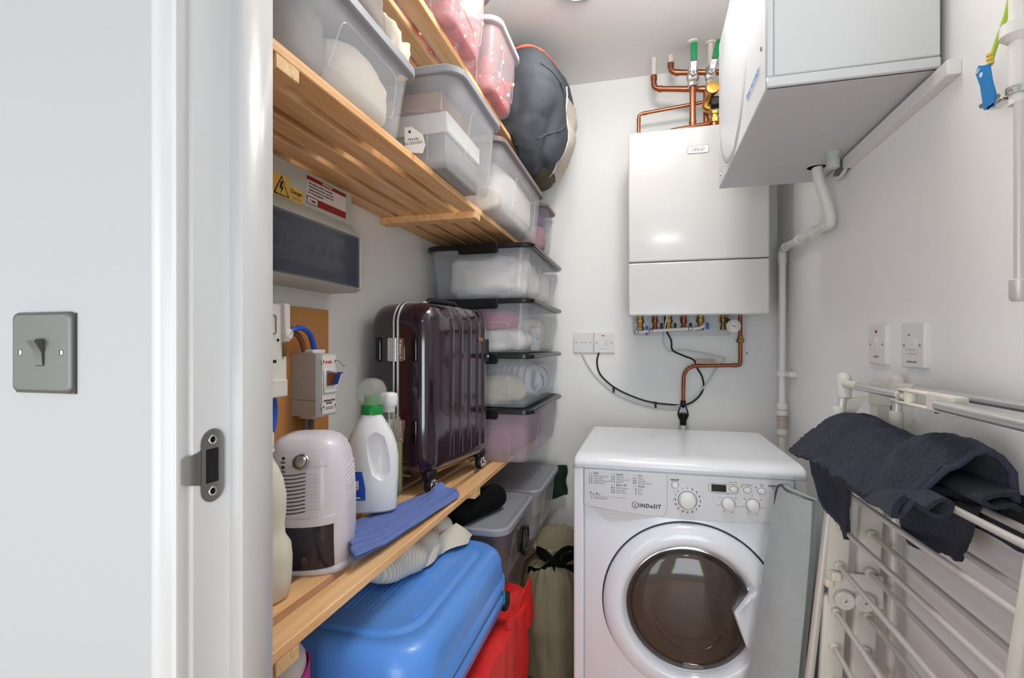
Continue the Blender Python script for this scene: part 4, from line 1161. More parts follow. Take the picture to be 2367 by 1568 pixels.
# ================================================================== LEFT WALL: electrics
t = thing('consumer_unit', 'grey consumer unit with smoked flip cover and warning labels under the shelf', 'consumer unit', (-0.70, 0.80, 1.283))
cu = [(XL, 1.283), (-0.668, 1.283), (-0.652, 1.291), (-0.652, 1.411), (-0.656, 1.420), (-0.676, 1.440), (-0.680, 1.446), (-0.680, 1.520), (-0.690, 1.526), (XL, 1.526)]
cub = closed(MB().prism([(x, z) for x, z in cu], 0.60, 1.078, 'xz'))
bay = closed(MB().box(-0.690, -0.60, 0.62, 1.062, 1.296, 1.408))
ob('housing', subtract(cub, [bay]), 'cu_grey', t, 30)
ob('bay_back', MB().box(-0.6898, -0.6875, 0.621, 1.061, 1.2965, 1.4075), 'grey_dark', t)
ob('inner_panel', MB().rbox(-0.6875, -0.676, 0.630, 1.045, 1.326, 1.405, 0.002, 1), 'card_white', t)
for i in range(11):
    y = 0.64 + i * 0.036
    if i == 6:
        continue
    b = ob('breaker', MB().rbox(-0.676, -0.668, y, y + 0.032, 1.338, 1.388, 0.002, 1), 'white_plastic', t)
    ob('breaker_toggle', MB().rbox(-0.668, -0.660, y + 0.009, y + 0.023, 1.348, 1.366, 0.002, 1), 'black', b)
ob('flip_cover', MB().rings([[(x, y, z) for y, z in rr(0.618, 1.064, 1.2925, 1.4115, 0.004, 3)] for x in (-0.6535, -0.6495)]), 'smoked', t)
lb = ob('danger_label', MB().box(-0.6800, -0.6795, 0.860, 0.900, 1.446, 1.474), 'yellow_label', t)
text('lettering', 'Danger', 0.0115, (-0.6794, 0.880, 1.465), 'black', lb, facing='+x', bold=0.0002)
text('lettering', '230 Volts', 0.0062, (-0.6794, 0.880, 1.453), 'print_grey', lb, facing='+x')
wl = ob('warning_label', MB().box(-0.6800, -0.6795, 0.812, 0.858, 1.446, 1.488), 'yellow_label', t)
ob('triangle_border', MB().tube([(-0.6793, 0.816, 1.449), (-0.6793, 0.856, 1.449), (-0.6793, 0.836, 1.485), (-0.6793, 0.816, 1.449)], 0.0014, 5), 'black', wl)
ob('lightning_bolt', MB().prism([(0.8345, 1.476), (0.8405, 1.476), (0.8365, 1.4655), (0.8415, 1.4655), (0.8335, 1.4515), (0.8355, 1.4615), (0.8305, 1.4615)], -0.6795, -0.6790, 'yz'), 'black', wl)
il = ob('notice_label', MB().box(-0.6800, -0.6795, 0.912, 1.054, 1.455, 1.513), 'white_label', t)
ob('notice_header', MB().box(-0.6795, -0.6792, 0.912, 1.054, 1.505, 1.513), 'red_label', il)
ob('notice_footer', MB().box(-0.6795, -0.6792, 0.948, 1.054, 1.455, 1.4705).box(-0.6795, -0.6792, 0.912, 0.948, 1.455, 1.4565).box(-0.6795, -0.6792, 0.912, 0.914, 1.455, 1.4705).box(-0.6795, -0.6792, 0.912, 0.948, 1.4695, 1.4715), 'red_label', il)
text('lettering', 'IMPORTANT', 0.0066, (-0.6791, 0.983, 1.509), 'card_white', il, facing='+x', bold=0.0002)
text('lettering', 'This installation should be periodically\ninspected and tested and a report on its\ncondition obtained, as prescribed in the\nIET Wiring Regulations.', 0.0054, (-0.6791, 0.917, 1.4885), 'print_dark', il, facing='+x', align='LEFT', line=1.25)
text('lettering', '+ emc', 0.008, (-0.6791, 0.931, 1.463), 'print_dark', il, facing='+x', bold=0.0002)

t = thing('backing_board', 'brown chipboard backing panel behind the electricity meter', 'board', (XL, 0.80, 0.80))
ob('board', MB().rbox(XL, -0.728, 0.55, 1.058, 0.790, 1.242, 0.001, 1), 'mdf', t)
t = thing('electricity_meter', 'white electricity meter on the brown board, cut off by the door frame', 'meter', (-0.69, 0.73, 1.062))
ob('case', MB().rbox(-0.728, -0.668, 0.60, 0.838, 1.090, 1.236, 0.004, 2), 'meter_white', t)
ob('terminal_cover', MB().rbox(-0.728, -0.665, 0.602, 0.837, 1.060, 1.094, 0.003, 2), 'meter_white', t)
ob('side_rail', MB().rbox(-0.730, -0.660, 0.822, 0.838, 1.165, 1.238, 0.002, 1), 'meter_white', t)
ob('display', MB().rbox(-0.6685, -0.6665, 0.70, 0.797, 1.186, 1.207, 0.001, 1), 'display', t)
ob('display_bezel', MB().tube([(-0.667, y, z) for y, z in rr(0.695, 0.806, 1.180, 1.214, 0.003, 3)] + [(-0.667, 0.806, 1.211)], 0.0015, 5), 'card_grey', t)
ob('optical_port', MB().lathe([(0.020, 0.0), (0.020, 0.0015), (0.0003, 0.0018)], (-0.668, 0.800, 1.128), 24, 'x'), 'meter_white', t)
ob('port_slot', MB().rbox(-0.6668, -0.6655, 0.797, 0.806, 1.125, 1.131, 0.0005, 1), 'black', t)
ob('seal_screw', MB().lathe([(0.003, 0.0), (0.0028, 0.0012), (0.0002, 0.0014)], (-0.668, 0.812, 1.168), 10, 'x'), 'black', t)
ob('seal_disc', MB().lathe([(0.010, 0.0), (0.0105, 0.003), (0.007, 0.005), (0.0003, 0.005)], (-0.662, 0.834, 1.180), 18, 'x'), 'white_plastic', t)
ob('seal_wire', MB().tube(spline([(-0.656, 0.832, 1.178), (-0.655, 0.838, 1.188), (-0.655, 0.846, 1.202)], 4), 0.0006, 5), 'brass', t)
ob('tamper_hinge', MB().rbox(-0.6675, -0.663, 0.824, 0.831, 1.137, 1.163, 0.001, 1), 'brass_dull', t)
t = thing('isolator_switch', 'grey isolator box with brown and blue toggles beside the meter', 'isolator', (-0.69, 0.953, 1.005))
pr = [(-0.728, 0.925), (-0.668, 0.925), (-0.660, 0.930), (-0.658, 0.984), (-0.664, 0.990), (-0.728, 0.990)]
ob('housing', MB().prism(pr, 1.008, 1.141, 'xy'), 'iso_grey', t, 0)
ob('joint_line', MB().box(-0.7275, -0.6685, 0.9246, 0.9256, 1.0420, 1.0430), 'grey_cable', t)
ob('front_label', MB().box(-0.6592, -0.6575, 0.933, 0.981, 1.012, 1.138), 'white_label', t)
text('lettering', 'e·on', 0.0125, (-0.6572, 0.955, 1.123), 'red', t, facing='+x', bold=0.0003)
text('lettering', 'CONTRACTORS\nNOTICE', 0.0055, (-0.6572, 0.957, 1.037), 'black', t, facing='+x', bold=0.0002)
text('lettering', 'do not break seals\nisolate before work', 0.0032, (-0.6572, 0.957, 1.024), 'print_grey', t, facing='+x')
text('lettering', 'WYLEX', 0.0056, (-0.6535, 0.951, 1.102), 'blue_print', t, facing='+x')
sw = ob('switch_module', MB().rbox(-0.6575, -0.6540, 0.936, 0.980, 1.056, 1.108, 0.0015, 1), 'white_plastic', t)
for y, m_ in ((0.944, 'brown_cable'), (0.961, 'blue_cable')):
    ob('toggle', MB().prism([(-0.654, 1.072), (-0.648, 1.074), (-0.640, 1.096), (-0.634, 1.098), (-0.636, 1.101), (-0.654, 1.100)], y, y + 0.013, 'xz'), m_, sw)
for y in (0.936, 0.978):
    for z in (1.124, 1.028):
        s_ = ob('seal_screw', MB().lathe([(0.0055, 0.0), (0.0055, 0.002), (0.0035, 0.0022), (0.0003, 0.001)], (-0.6582, y, z), 14, 'x'), 'card_white', t)
        ob('slot', MB().rbox(-0.6566, -0.6555, y - 0.001, y + 0.001, z - 0.003, z + 0.003, 0.0002, 1), 'black', s_)
ob('seal_wire', MB().tube(spline([(-0.656, 0.978, 1.126), (-0.650, 0.984, 1.122), (-0.645, 0.990, 1.113), (-0.644, 0.998, 1.113)], 4), 0.0006, 5), 'grey_dark', t)
ob('top_gland', MB().rbox(-0.716, -0.680, 0.934, 0.978, 1.140, 1.149, 0.002, 1), 'white_plastic', t)
ob('bottom_gland', MB().rbox(-0.716, -0.680, 0.934, 0.968, 1.001, 1.009, 0.002, 1), 'white_plastic', t)
for name, label, m_, dx, dz in (('blue_tail', 'thick blue cable arching from the meter into the isolator', 'blue_cable', 0.0, 0.0), ('brown_tail', 'thick brown cable arching behind the blue one by the meter', 'brown_cable', -0.014, -0.012)):
    t = thing(name, label, 'cable', (-0.69, 0.93, 1.14))
    ob('insulation', MB().tube(spline([(-0.683 + dx, 0.836, 1.165 + dz), (-0.684 + dx, 0.865, 1.186 + dz), (-0.687 + dx, 0.905, 1.194 + dz), (-0.690 + dx, 0.938 - (0.012 if dx else 0), 1.180 + dz), (-0.691 + dx, 0.954 - (0.016 if dx else 0), 1.146)], 6), 0.0058, 12), m_, t)
t = thing('lower_blue_tail', 'blue cable looping out below the electricity meter', 'cable', (-0.69, 0.80, 0.98))
ob('insulation', MB().tube(spline([(-0.688, 0.822, 1.064), (-0.688, 0.826, 1.03), (-0.686, 0.815, 0.995), (-0.684, 0.79, 0.980), (-0.683, 0.74, 0.985)], 6), 0.0068, 12), 'blue_cable', t)
t = thing('grey_tails', 'pair of grey cables dropping from the isolator behind the dehumidifier', 'cable', (-0.70, 0.95, 0.80))
for y in (0.943, 0.962):
    ob('insulation', MB().cyl((-0.704, y, 1.003), (-0.706, y - 0.006, 0.790), 0.0055, None, 10), 'grey_cable', t)
t = thing('red_tag', 'small bright red tag on the board behind the dehumidifier', 'tag', (-0.727, 1.0, 0.93))
ob('tag', MB().rbox(-0.728, -0.722, 0.998, 1.035, 0.905, 0.958, 0.002, 1), 'red', t)

# ================================================================== STORAGE TUBS
def tub(label, x0, x1, y0, y1, z0, z1, lidm, bodym, taper=0.022, rad=0.03, lid_h=0.016, group=None, latch=False, name='storage_tub', emb=True, rim_h=0.010):
    t = thing(name, label, 'storage box', ((x0 + x1) / 2, (y0 + y1) / 2, z0), group)
    zt_ = z1 - lid_h * 0.55
    def R_(k, z, r=rad):
        return [(x, y, z) for x, y in rr(x0 + k, x1 - k, y0 + k, y1 - k, r, 5)]
    hgt = zt_ - z0
    o = [R_(taper + 0.012, z0 + 0.0002, rad * 0.7), R_(taper + 0.003, z0 + 0.003, rad * 0.8), R_(taper, z0 + 0.010, rad * 0.85)]
    for f in (0.35, 0.7):
        o.append(R_(taper * (1 - f) + 0.010 * f, z0 + hgt * f))
    o += [R_(0.010, zt_ - 0.004), R_(0.004, zt_ - 0.003), R_(0.004, zt_)]
    i_ = [R_(0.012, zt_), R_(0.0122, zt_ - 0.006)]
    for f in (0.7, 0.35):
        i_.append(R_(taper * (1 - f) + 0.010 * f + 0.0022, z0 + hgt * f))
    i_ += [R_(taper + 0.0022, z0 + 0.012, rad * 0.85), R_(taper + 0.014, z0 + 0.0024, rad * 0.7)]
    b = ob('tub', MB().rings(o + i_), bodym, t, 40)
    L = [R_(0.002, z1 - lid_h), R_(0.0, z1 - lid_h + 0.002), R_(0.0, z1 - 0.004), R_(0.003, z1 - 0.0008), R_(0.008, z1), R_(0.013, z1 - 0.0006), R_(0.017, z1 - 0.004), R_(0.022, z1 - 0.0045)]
    l = ob('lid', MB().rings(L), lidm, t, 40)
    if emb:   # raised frame pressed into the long side
        xa = lambda f: x1 - (taper * (1 - f) + 0.010 * f) + 0.0008
        ya, yb = y0 + 0.28 * (y1 - y0), y1 - 0.20 * (y1 - y0)
        f0, f1 = 0.18, 0.78
        pts = bend([(xa(f0), ya, z0 + hgt * f0), (xa(f0), yb, z0 + hgt * f0), (xa(f1), yb, z0 + hgt * f1), (xa(f1), ya + 0.12 * (yb - ya), z0 + hgt * f1), (xa(f0), ya, z0 + hgt * f0)], 0.02)
        ob('moulded_frame', MB().tube(pts, 0.0014, 5), bodym, b)
        yf = lambda f: y0 + (taper * (1 - f) + 0.010 * f) - 0.0008
        xa0, xa1 = x0 + 0.3 * (x1 - x0), x1 - 0.22 * (x1 - x0)
        pts = bend([(xa0, yf(0.05), z0 + hgt * 0.05), (xa0, yf(0.6), z0 + hgt * 0.6), (xa1, yf(0.6), z0 + hgt * 0.6), (xa1, yf(0.05), z0 + hgt * 0.05)], 0.015)
        ob('moulded_frame', MB().tube(pts, 0.0014, 5), bodym, b)
    if latch:
        xm = (x0 + x1) / 2 + 0.005
        ob('latch', MB().rings([[(x, y, z) for x, z in rr(xm - 0.068 + k, xm + 0.068 - k, z1 - 0.034 + k, z1 - 0.002, 0.008, 4)] for y, k in ((y0 + 0.004, 0), (y0 - 0.006, 0), (y0 - 0.009, 0.003))]), lidm, l)
        ob('long_clip', MB().rbox(x1 - 0.002, x1 + 0.006, y0 + 0.02, y1 - 0.03, z1 - lid_h + 0.001, z1 - 0.003, 0.003, 2), lidm, l)
    return t
def bundle(name, label, c, size, m_, cat='cloth', amp=0.012, freq=18, seed=1.0, e=0.55, ridge=0.0, nu=36, nv=22):
    o = ob(name, blob(c, size, amp, freq, e, seed, nu, nv, ridge), m_, None, 70)
    return tag(o, label, cat)

ZS = ZM + TH
# --- on the middle shelf
tub('clear tub nearest the doorway on the middle shelf, clothes heaped over its grey lid', -0.735, -0.425, 0.545, 0.918, ZS, 1.690, 'lid_grey', 'tub_clear', 0.026, 0.035, 0.020)
bundle('folded_blanket', 'cream blanket folded inside the tub nearest the doorway', (-0.545, 0.775, ZS + 0.058), (0.088, 0.095, 0.052), 'linen_cream', seed=2.1, ridge=0.004)
bundle('folded_linen', 'patterned pale linen in the doorway end of the first tub', (-0.545, 0.635, ZS + 0.070), (0.075, 0.055, 0.060), 'grey_wool', seed=3.3, amp=0.008)
bundle('white_sheet', 'white sheet at the wall side of the first clear tub', (-0.660, 0.72, ZS + 0.060), (0.032, 0.12, 0.052), 'linen_white', seed=4.0)
o = bundle('grey_jumper', 'grey woolly jumper piled on the lid of the first tub', (-0.490, 0.745, 1.724), (0.055, 0.085, 0.036), 'grey_wool', seed=6.1, amp=0.014)
o = bundle('pale_scarf', 'pale crumpled scarf hanging over the lid edge of the first tub', (-0.468, 0.862, 1.712), (0.036, 0.046, 0.030), 'linen_cream', seed=7.4, amp=0.022, freq=30)
tub('clear tub with a blue-grey lid, second along the middle shelf', -0.735, -0.366, 0.975, 1.312, ZS, 1.742, 'lid_grey', 'tub_clear', 0.026, 0.045, 0.018)
t = thing('white_carton', 'white carton in the second clear tub of the middle shelf', 'carton', (-0.51, 1.12, ZS))
ob('carton', MB().rbox(-0.665, -0.415, 1.030, 1.255, ZS + 0.080, ZS + 0.125, 0.003, 1), 'card_white', t)
t = thing('grey_carton', 'dark grey carton at the bottom of the second clear tub', 'carton', (-0.51, 1.12, ZS))
ob('carton', MB().rbox(-0.660, -0.420, 1.035, 1.250, ZS + 0.003, ZS + 0.079, 0.003, 1), 'card_grey', t)
bundle('rolled_towel', 'rolled white towel on top of the cartons in the second tub', (-0.600, 1.06, ZS + 0.151), (0.055, 0.035, 0.024), 'linen_white', 'towel', seed=8.8, amp=0.006)
t = thing('brown_carton', 'small brown carton beside the rolled towel in the second tub', 'carton', (-0.47, 1.10, ZS))
ob('carton', MB().rbox(-0.535, -0.425, 1.025, 1.20, ZS + 0.126, ZS + 0.168, 0.003, 1), 'card_brown', t)
t = thing('hang_tag', 'white hang tag poking out between the first and second tubs', 'tag', (-0.447, 0.948, ZS))
hp = [(-0.018, -0.020), (0.020, -0.026), (0.026, -0.010), (0.020, 0.012), (-0.004, 0.030), (-0.020, 0.030)]
ob('card', MB().prism([(-0.452 + a, ZS + 0.026 + b) for a, b in hp], 0.940, 0.9412, 'xz'), 'card_white', t)
text('lettering', 'TRAVEL\nACCESSORY', 0.0075, (-0.452, 0.9398, ZS + 0.026), 'print_dark', t)
ob('eyelet', MB().lathe([(0.0032, 0.0), (0.003, -0.0008), (0.0016, -0.0006)], (-0.460, 0.940, ZS + 0.046), 12, 'y'), 'brass_dull', t)
tub('long clear tub with a brown-grey lid on the middle shelf', -0.735, -0.378, 1.345, 1.955, ZS, 1.744, 'lid_brown', 'tub_frost', 0.024, 0.04, 0.018)
bundle('white_bedding', 'white bedding filling the long brown-lidded tub', (-0.540, 1.68, ZS + 0.092), (0.132, 0.245, 0.082), 'linen_white', 'bedding', e=0.45, seed=9.5, ridge=0.004)
bundle('beige_blanket', 'beige blanket at the near end of the long brown-lidded tub', (-0.520, 1.412, ZS + 0.040), (0.115, 0.034, 0.034), 'linen_cream', 'blanket', seed=1.5)
tub('small clear tub at the far end of the middle shelf', -0.70, -0.372, 1.985, 2.180, ZS, 1.728, 'lid_brown', 'tub_smoke', 0.020, 0.03, 0.014)
bundle('red_scarf', 'dark red scarf inside the small far tub', (-0.48, 2.085, ZS + 0.060), (0.075, 0.055, 0.050), 'rose_cloth', seed=3.9)
bundle('purple_glove', 'purple gloves inside the small far tub', (-0.49, 2.085, ZS + 0.132), (0.080, 0.055, 0.022), 'purple_cloth', 'gloves', seed=4.9)

# --- on the top shelf
ZT = ZU + TH
for k, (y0, y1, lab) in enumerate(((1.02, 1.292, 'frosted tub of red baubles on the top shelf, nearer the doorway'), (1.338, 1.606, 'frosted tub of red baubles on the top shelf, next to the grey duffel bag'))):
    tub(lab, -0.72, -0.386, y0, y1, ZT, 2.078, ('lid_grey', 'lid_light')[k], 'tub_pink', 0.026, 0.045, 0.018, 'tubs of red decorations')
    q = 0
    for ix in range(5):
        for iy in range(3):
            for iz in range(2):
                if (ix + 2 * iy + iz) % 4 == 3:
                    continue
                r_ = 0.026
                c_ = (-0.440 - ix * 0.056, y0 + 0.062 + iy * (y1 - y0 - 0.124) / 2, ZT + 0.030 + iz * 0.055 + (0.006 if (ix + iy) % 2 else 0))
                b = ob('red_bauble', MB().lathe([(0.0004, -r_), (r_ * 0.5, -r_ * 0.866), (r_ * 0.866, -r_ * 0.5), (r_, 0), (r_ * 0.866, r_ * 0.5), (r_ * 0.5, r_ * 0.866), (0.0004, r_)], c_, 16), 'bauble_red', None, 60)
                tag(b, ('shiny red bauble in the frosted tub nearer the doorway', 'shiny red bauble in the frosted tub next to the duffel bag')[k], 'bauble', ('baubles in the nearer tub', 'baubles in the farther tub')[k])
    t = thing('fairy_lights', ('string of glowing red fairy lights in the nearer bauble tub', 'string of glowing red fairy lights in the farther bauble tub')[k], 'fairy lights', (-0.45, (y0 + y1) / 2, ZT))
    P_ = [Vector((-0.424 - 0.02 * math.sin(i * 1.9), y0 + 0.055 + (y1 - y0 - 0.11) * (0.5 + 0.5 * math.sin(i * 1.3)), ZT + 0.022 + 0.0125 * i)) for i in range(11)]
    ob('wire', MB().tube(spline(P_, 5), 0.0012, 5), 'red', t)
    for p in P_:
        ob('bulb', MB().lathe([(0.0003, -0.005), (0.003, -0.003), (0.0036, 0.0), (0.0026, 0.004), (0.0003, 0.006)], (p.x + 0.004, p.y, p.z), 8), 'fairy_bulb', t)

# grey duffel bag
BC, BS = Vector((-0.470, 1.915, 2.015)), Vector((0.205, 0.240, 0.245))
def bagS(th, ph, off=0.0):
    sp = lambda a, k: math.copysign(abs(a) ** k, a)
    d = Vector((sp(math.cos(ph), 0.75) * sp(math.cos(th), 0.72), sp(math.cos(ph), 0.75) * sp(math.sin(th), 0.8), sp(math.sin(ph), 0.8)))
    p = Vector((d.x * BS.x, d.y * BS.y, d.z * BS.z))
    n = 0.026 * nz(p, 7, 3.0) - 0.045 * max(0, 0.22 - abs(nz(p, 6.5, 8.0))) * (1.3 if p.z < 0.06 else 0.6) + 0.003 * nz(p, 40, 1.0)
    p = p + d.normalized() * (n + off)
    q = BC + p
    q.z = min(q.z, ZC - 0.012)
    if q.x < -0.44:
        q.z = max(q.z, ZT + 0.003 + (0.0 if off == 0 else off))
    q.x = max(q.x, XL + 0.004)
    q.y = min(q.y, YB - 0.012)
    return q
t = thing('duffel_bag', 'slate grey duffel bag with coral trim bulging off the top shelf', 'bag', (BC.x, BC.y, ZT))
N1, N2 = 140, 90
ob('shell', MB().rings([[bagS(2 * PI * j / N1, -PI / 2 + PI * i / N2) for j in range(N1)] for i in range(1, N2)]), 'slate_bag', t, 80)
def bpatch(a0, a1, p0, p1, off, nu, nv, th_=0.003):
    return sheet(lambda u, v: bagS(R(a0 + (a1 - a0) * u), R(p0 + (p1 - p0) * v), off), nu, nv, th_)
ob('coral_trim', bpatch(-118, -22, 36, 41, 0.002, 40, 3), 'coral', t, 80)
ob('print_panel', bpatch(-6, 40, -52, 12, 0.002, 24, 24), 'bag_print', t, 80)
ob('zip', MB().tube([bagS(R(-8), R(-60 + 80 * i / 24), 0.002) for i in range(25)], 0.003, 6), 'card_white', t)
ob('base_panel', bpatch(-40, 40, -84, -55, 0.002, 24, 10), 'olive_dark', t, 80)
ob('grip_strap', MB().tube([bagS(R(-60 + 44 * math.sin(PI * i / 20)), R(-30 + 50 * i / 20), 0.001) for i in range(21)], 0.0035, 6), 'slate_bag', t)

# --- stack of four black-lidded tubs at the far end of the lower shelf
ZK = ZL + TH
stack_lab = ['bottom tub of the black-lidded stack, pinkish contents', 'second tub up in the black-lidded stack, with cream knitwear', 'third tub up in the black-lidded stack, with a pink garment', 'topmost tub of the black-lidded stack, full of white linen']
for k in range(4):
    z0 = ZK + 0.1803 * k
    tub(stack_lab[k], -0.720, -0.350, 1.585, 2.175, z0, z0 + 0.180, 'lid_black', 'tub_pink' if k == 0 else 'tub_clear', 0.026, 0.032, 0.017, 'stacked black-lidded tubs', latch=True)
bundle('rose_fabric', 'pinkish mauve fabric in the bottom tub of the black-lidded stack', (-0.525, 1.87, ZK + 0.080), (0.125, 0.225, 0.072), 'purple_cloth', seed=11.0, ridge=0.003)
bundle('knitted_throw', 'cream knitted throw in the second tub of the black-lidded stack', (-0.535, 1.700, ZK + 0.1803 + 0.056), (0.125, 0.068, 0.050), 'knit_cream', seed=12.0, amp=0.02)
bundle('striped_shirt', 'blue and white shirt in the second tub of the black-lidded stack', (-0.510, 1.93, ZK + 0.1803 + 0.080), (0.128, 0.150, 0.070), 'shirt_stripe', seed=13.0)
bundle('pink_garment', 'bright pink garment in the third tub of the black-lidded stack', (-0.545, 1.70, ZK + 0.3606 + 0.116), (0.120, 0.065, 0.036), 'magenta', seed=14.0)
bundle('white_knit', 'white knitwear under the pink garment in the third stacked tub', (-0.520, 1.71, ZK + 0.3606 + 0.044), (0.128, 0.075, 0.038), 'linen_white', seed=15.0, amp=0.02)
bundle('folded_towels', 'folded white towels at the back of the third stacked tub', (-0.515, 1.96, ZK + 0.3606 + 0.075), (0.120, 0.125, 0.068), 'linen_cream', 'towel', seed=16.0)
t = thing('small_carton', 'small white and blue carton inside the third stacked tub', 'carton', (-0.395, 1.86, ZK + 0.3606))
ob('carton', MB().rbox(-0.412, -0.390, 1.845, 1.915, ZK + 0.3606 + 0.006, ZK + 0.3606 + 0.092, 0.001, 1), 'card_white', t)
ob('blue_print', MB().box(-0.3898, -0.3893, 1.850, 1.880, ZK + 0.3606 + 0.045, ZK + 0.3606 + 0.075), 'blue_print', t)
bundle('white_linen', 'crumpled white linen filling the topmost stacked tub', (-0.530, 1.80, ZK + 0.5409 + 0.083), (0.138, 0.165, 0.070), 'linen_white', seed=17.0, e=0.42, amp=0.016, ridge=0.004, nu=60, nv=36)
bundle('white_pillowcase', 'white pillowcases at the back of the topmost stacked tub', (-0.520, 2.05, ZK + 0.5409 + 0.075), (0.135, 0.080, 0.068), 'linen_white', seed=18.0, e=0.45)

# ================================================================== ON THE LOWER SHELF
# purple hard-shell suitcase (built in its own axes: x thickness, y width, z height)
PC = thing('purple_suitcase', 'glossy dark purple hard-shell suitcase standing on the lower shelf', 'suitcase', (-0.597, 1.378, ZK + 0.0005), rz=R(-8))
def pcase(k, x0, x1):
    return [[(x, y, z) for y, z in rr(-0.185 + q, 0.185 - q, 0.038 + q, 0.500 - q, 0.055 - q * 0.4, 7)] for x, q in k]
for s_, nm in ((-1, 'back_shell'), (1, 'front_shell')):
    k = [(0.0035 * s_, 0.0), (0.045 * s_, 0.0005), (0.068 * s_, 0.004), (0.084 * s_, 0.012), (0.094 * s_, 0.025), (0.099 * s_, 0.045), (0.100 * s_, 0.08)]
    ob(nm, MB().rings(pcase(k, 0, 0)), 'purple_shell', PC, 60, True)
for x in (-0.006, 0.006):
    ob('frame_strip', MB().tube([(x, y, z) for y, z in rr(-0.1865, 0.1865, 0.0365, 0.5015, 0.055, 8)] + [(x, 0.1865, 0.4465)], 0.0032, 8), 'alu', PC, 60, True)
ob('frame_core', MB().tube([(0, y, z) for y, z in rr(-0.184, 0.184, 0.039, 0.499, 0.055, 8)] + [(0, 0.184, 0.444)], 0.005, 8), 'black', PC, 60, True)
for i, y in enumerate((-0.070, -0.018, 0.034, 0.086, 0.126)):
    pts = [(0.0965, y, 0.09), (0.0975, y, 0.12), (0.0975, y, 0.42), (0.094, y, 0.462), (0.084, y, 0.4815), (0.066, y, 0.4915), (0.050, y, 0.4945)]
    ob('rib', MB().tube(spline(pts, 4), [0.004, 0.010] + [0.015] * 21 + [0.012, 0.006], 16, 0.36), 'purple_shell', PC, 60, True)
for z in (0.375, 0.165):
    for x, s_ in ((-0.0095, -1), (0.0095, 1)):
        h = ob('hinge_leaf', MB().rings([[(x + s_ * 0.0035 + a, -0.1858 - d, z + b) for a, b in rr(-0.0115, 0.0115, -0.030, 0.030, 0.004, 3)] for d in (0, 0.0025)]), 'chrome', PC, 40, True)
        for b in (-0.021, 0.021):
            ob('rivet', MB().lathe([(0.0028, -0.0025), (0.002, -0.0038), (0.0003, -0.004)], (x + s_ * 0.006, -0.1858, z + b), 10, 'y'), 'alu', h, 40, True)
        ob('emboss', MB().rbox(x + s_ * 0.004 - 0.0025, x + s_ * 0.004 + 0.0025, -0.1895, -0.188, z - 0.015, z + 0.015, 0.001, 1), 'alu', h, 40, True)
    ob('hinge_barrel', MB().cyl((0, -0.189, z - 0.030), (0, -0.189, z + 0.030), 0.0035, None, 10), 'chrome', PC, 40, True)
    for x in (-0.055, 0.055):
        ob('side_foot', MB().rings([[(x + a, -0.1845 - d, z + b) for a, b in rr(-0.008 + q, 0.008 - q, -0.032 + q, 0.032 - q, 0.004, 3)] for d, q in ((0, 0), (0.003, 0.0), (0.0045, 0.002))]), 'black_gloss', PC, 40, True)
ob('carry_handle', MB().tube(bend([(0.02, -0.075, 0.500), (0.02, -0.06, 0.512), (0.02, 0.085, 0.512), (0.02, 0.10, 0.500)], 0.012), 0.0075, 10), 'black', PC, 60, True)
ob('handle_end', MB().lathe([(0.010, 0), (0.010, 0.007), (0.007, 0.010), (0.0003, 0.010)], (0.02, -0.085, 0.4985), 14), 'alu', PC, 40, True)
ob('lock', MB().rbox(0.1015, 0.107, 0.135, 0.152, 0.335, 0.405, 0.003, 2), 'black', PC, 40, True)
text('lettering', '000', 0.009, (0.1073, 0.1435, 0.352), 'card_white', PC, facing='+x', local=True)
ob('badge', MB().rbox(0.1035, 0.106, 0.087, 0.098, 0.396, 0.408, 0.001, 1).rbox(0.1035, 0.106, 0.102, 0.111, 0.396, 0.408, 0.001, 1), 'brass', PC, 40, True)
for sx_ in (-1, 1):
    for sy_ in (-1, 1):
        x, y = sx_ * 0.079, sy_ * 0.145
        w_ = ob('wheel', MB().lathe([(0.015, -0.009), (0.021, -0.008), (0.0225, -0.004), (0.0225, 0.004), (0.021, 0.008), (0.015, 0.009)], (x, y, 0.0228), 28, 'x'), 'black', PC, 40, True)
        ob('wheel_hub', MB().lathe([(0.0155, 0.0), (0.0155, 0.0095 * sx_), (0.0135, 0.0102 * sx_), (0.004, 0.0085 * sx_), (0.0003, 0.0085 * sx_)], (x, y, 0.0228), 24, 'x'), 'grey_dark', w_, 40, True)
        for j in range(5):
            a = R(72 * j + 12)
            ob('spoke', MB().tube([(x + 0.0102 * sx_, y + 0.003 * math.cos(a), 0.0228 + 0.003 * math.sin(a)), (x + 0.0106 * sx_, y + 0.0145 * math.cos(a), 0.0228 + 0.0145 * math.sin(a))], [0.0022, 0.003], 6), 'chrome', w_, 40, True)
        ob('hub_rim', MB().tube([(x + 0.0100 * sx_, y + 0.0152 * math.cos(R(b)), 0.0228 + 0.0152 * math.sin(R(b))) for b in range(0, 361, 15)], 0.0013, 6), 'chrome', w_, 60, True)
        ob('wheel_housing', MB().rbox(x - 0.016, x + 0.010, y - 0.022, y + 0.022, 0.036, 0.062, 0.008, 3), 'black', PC, 40, True)

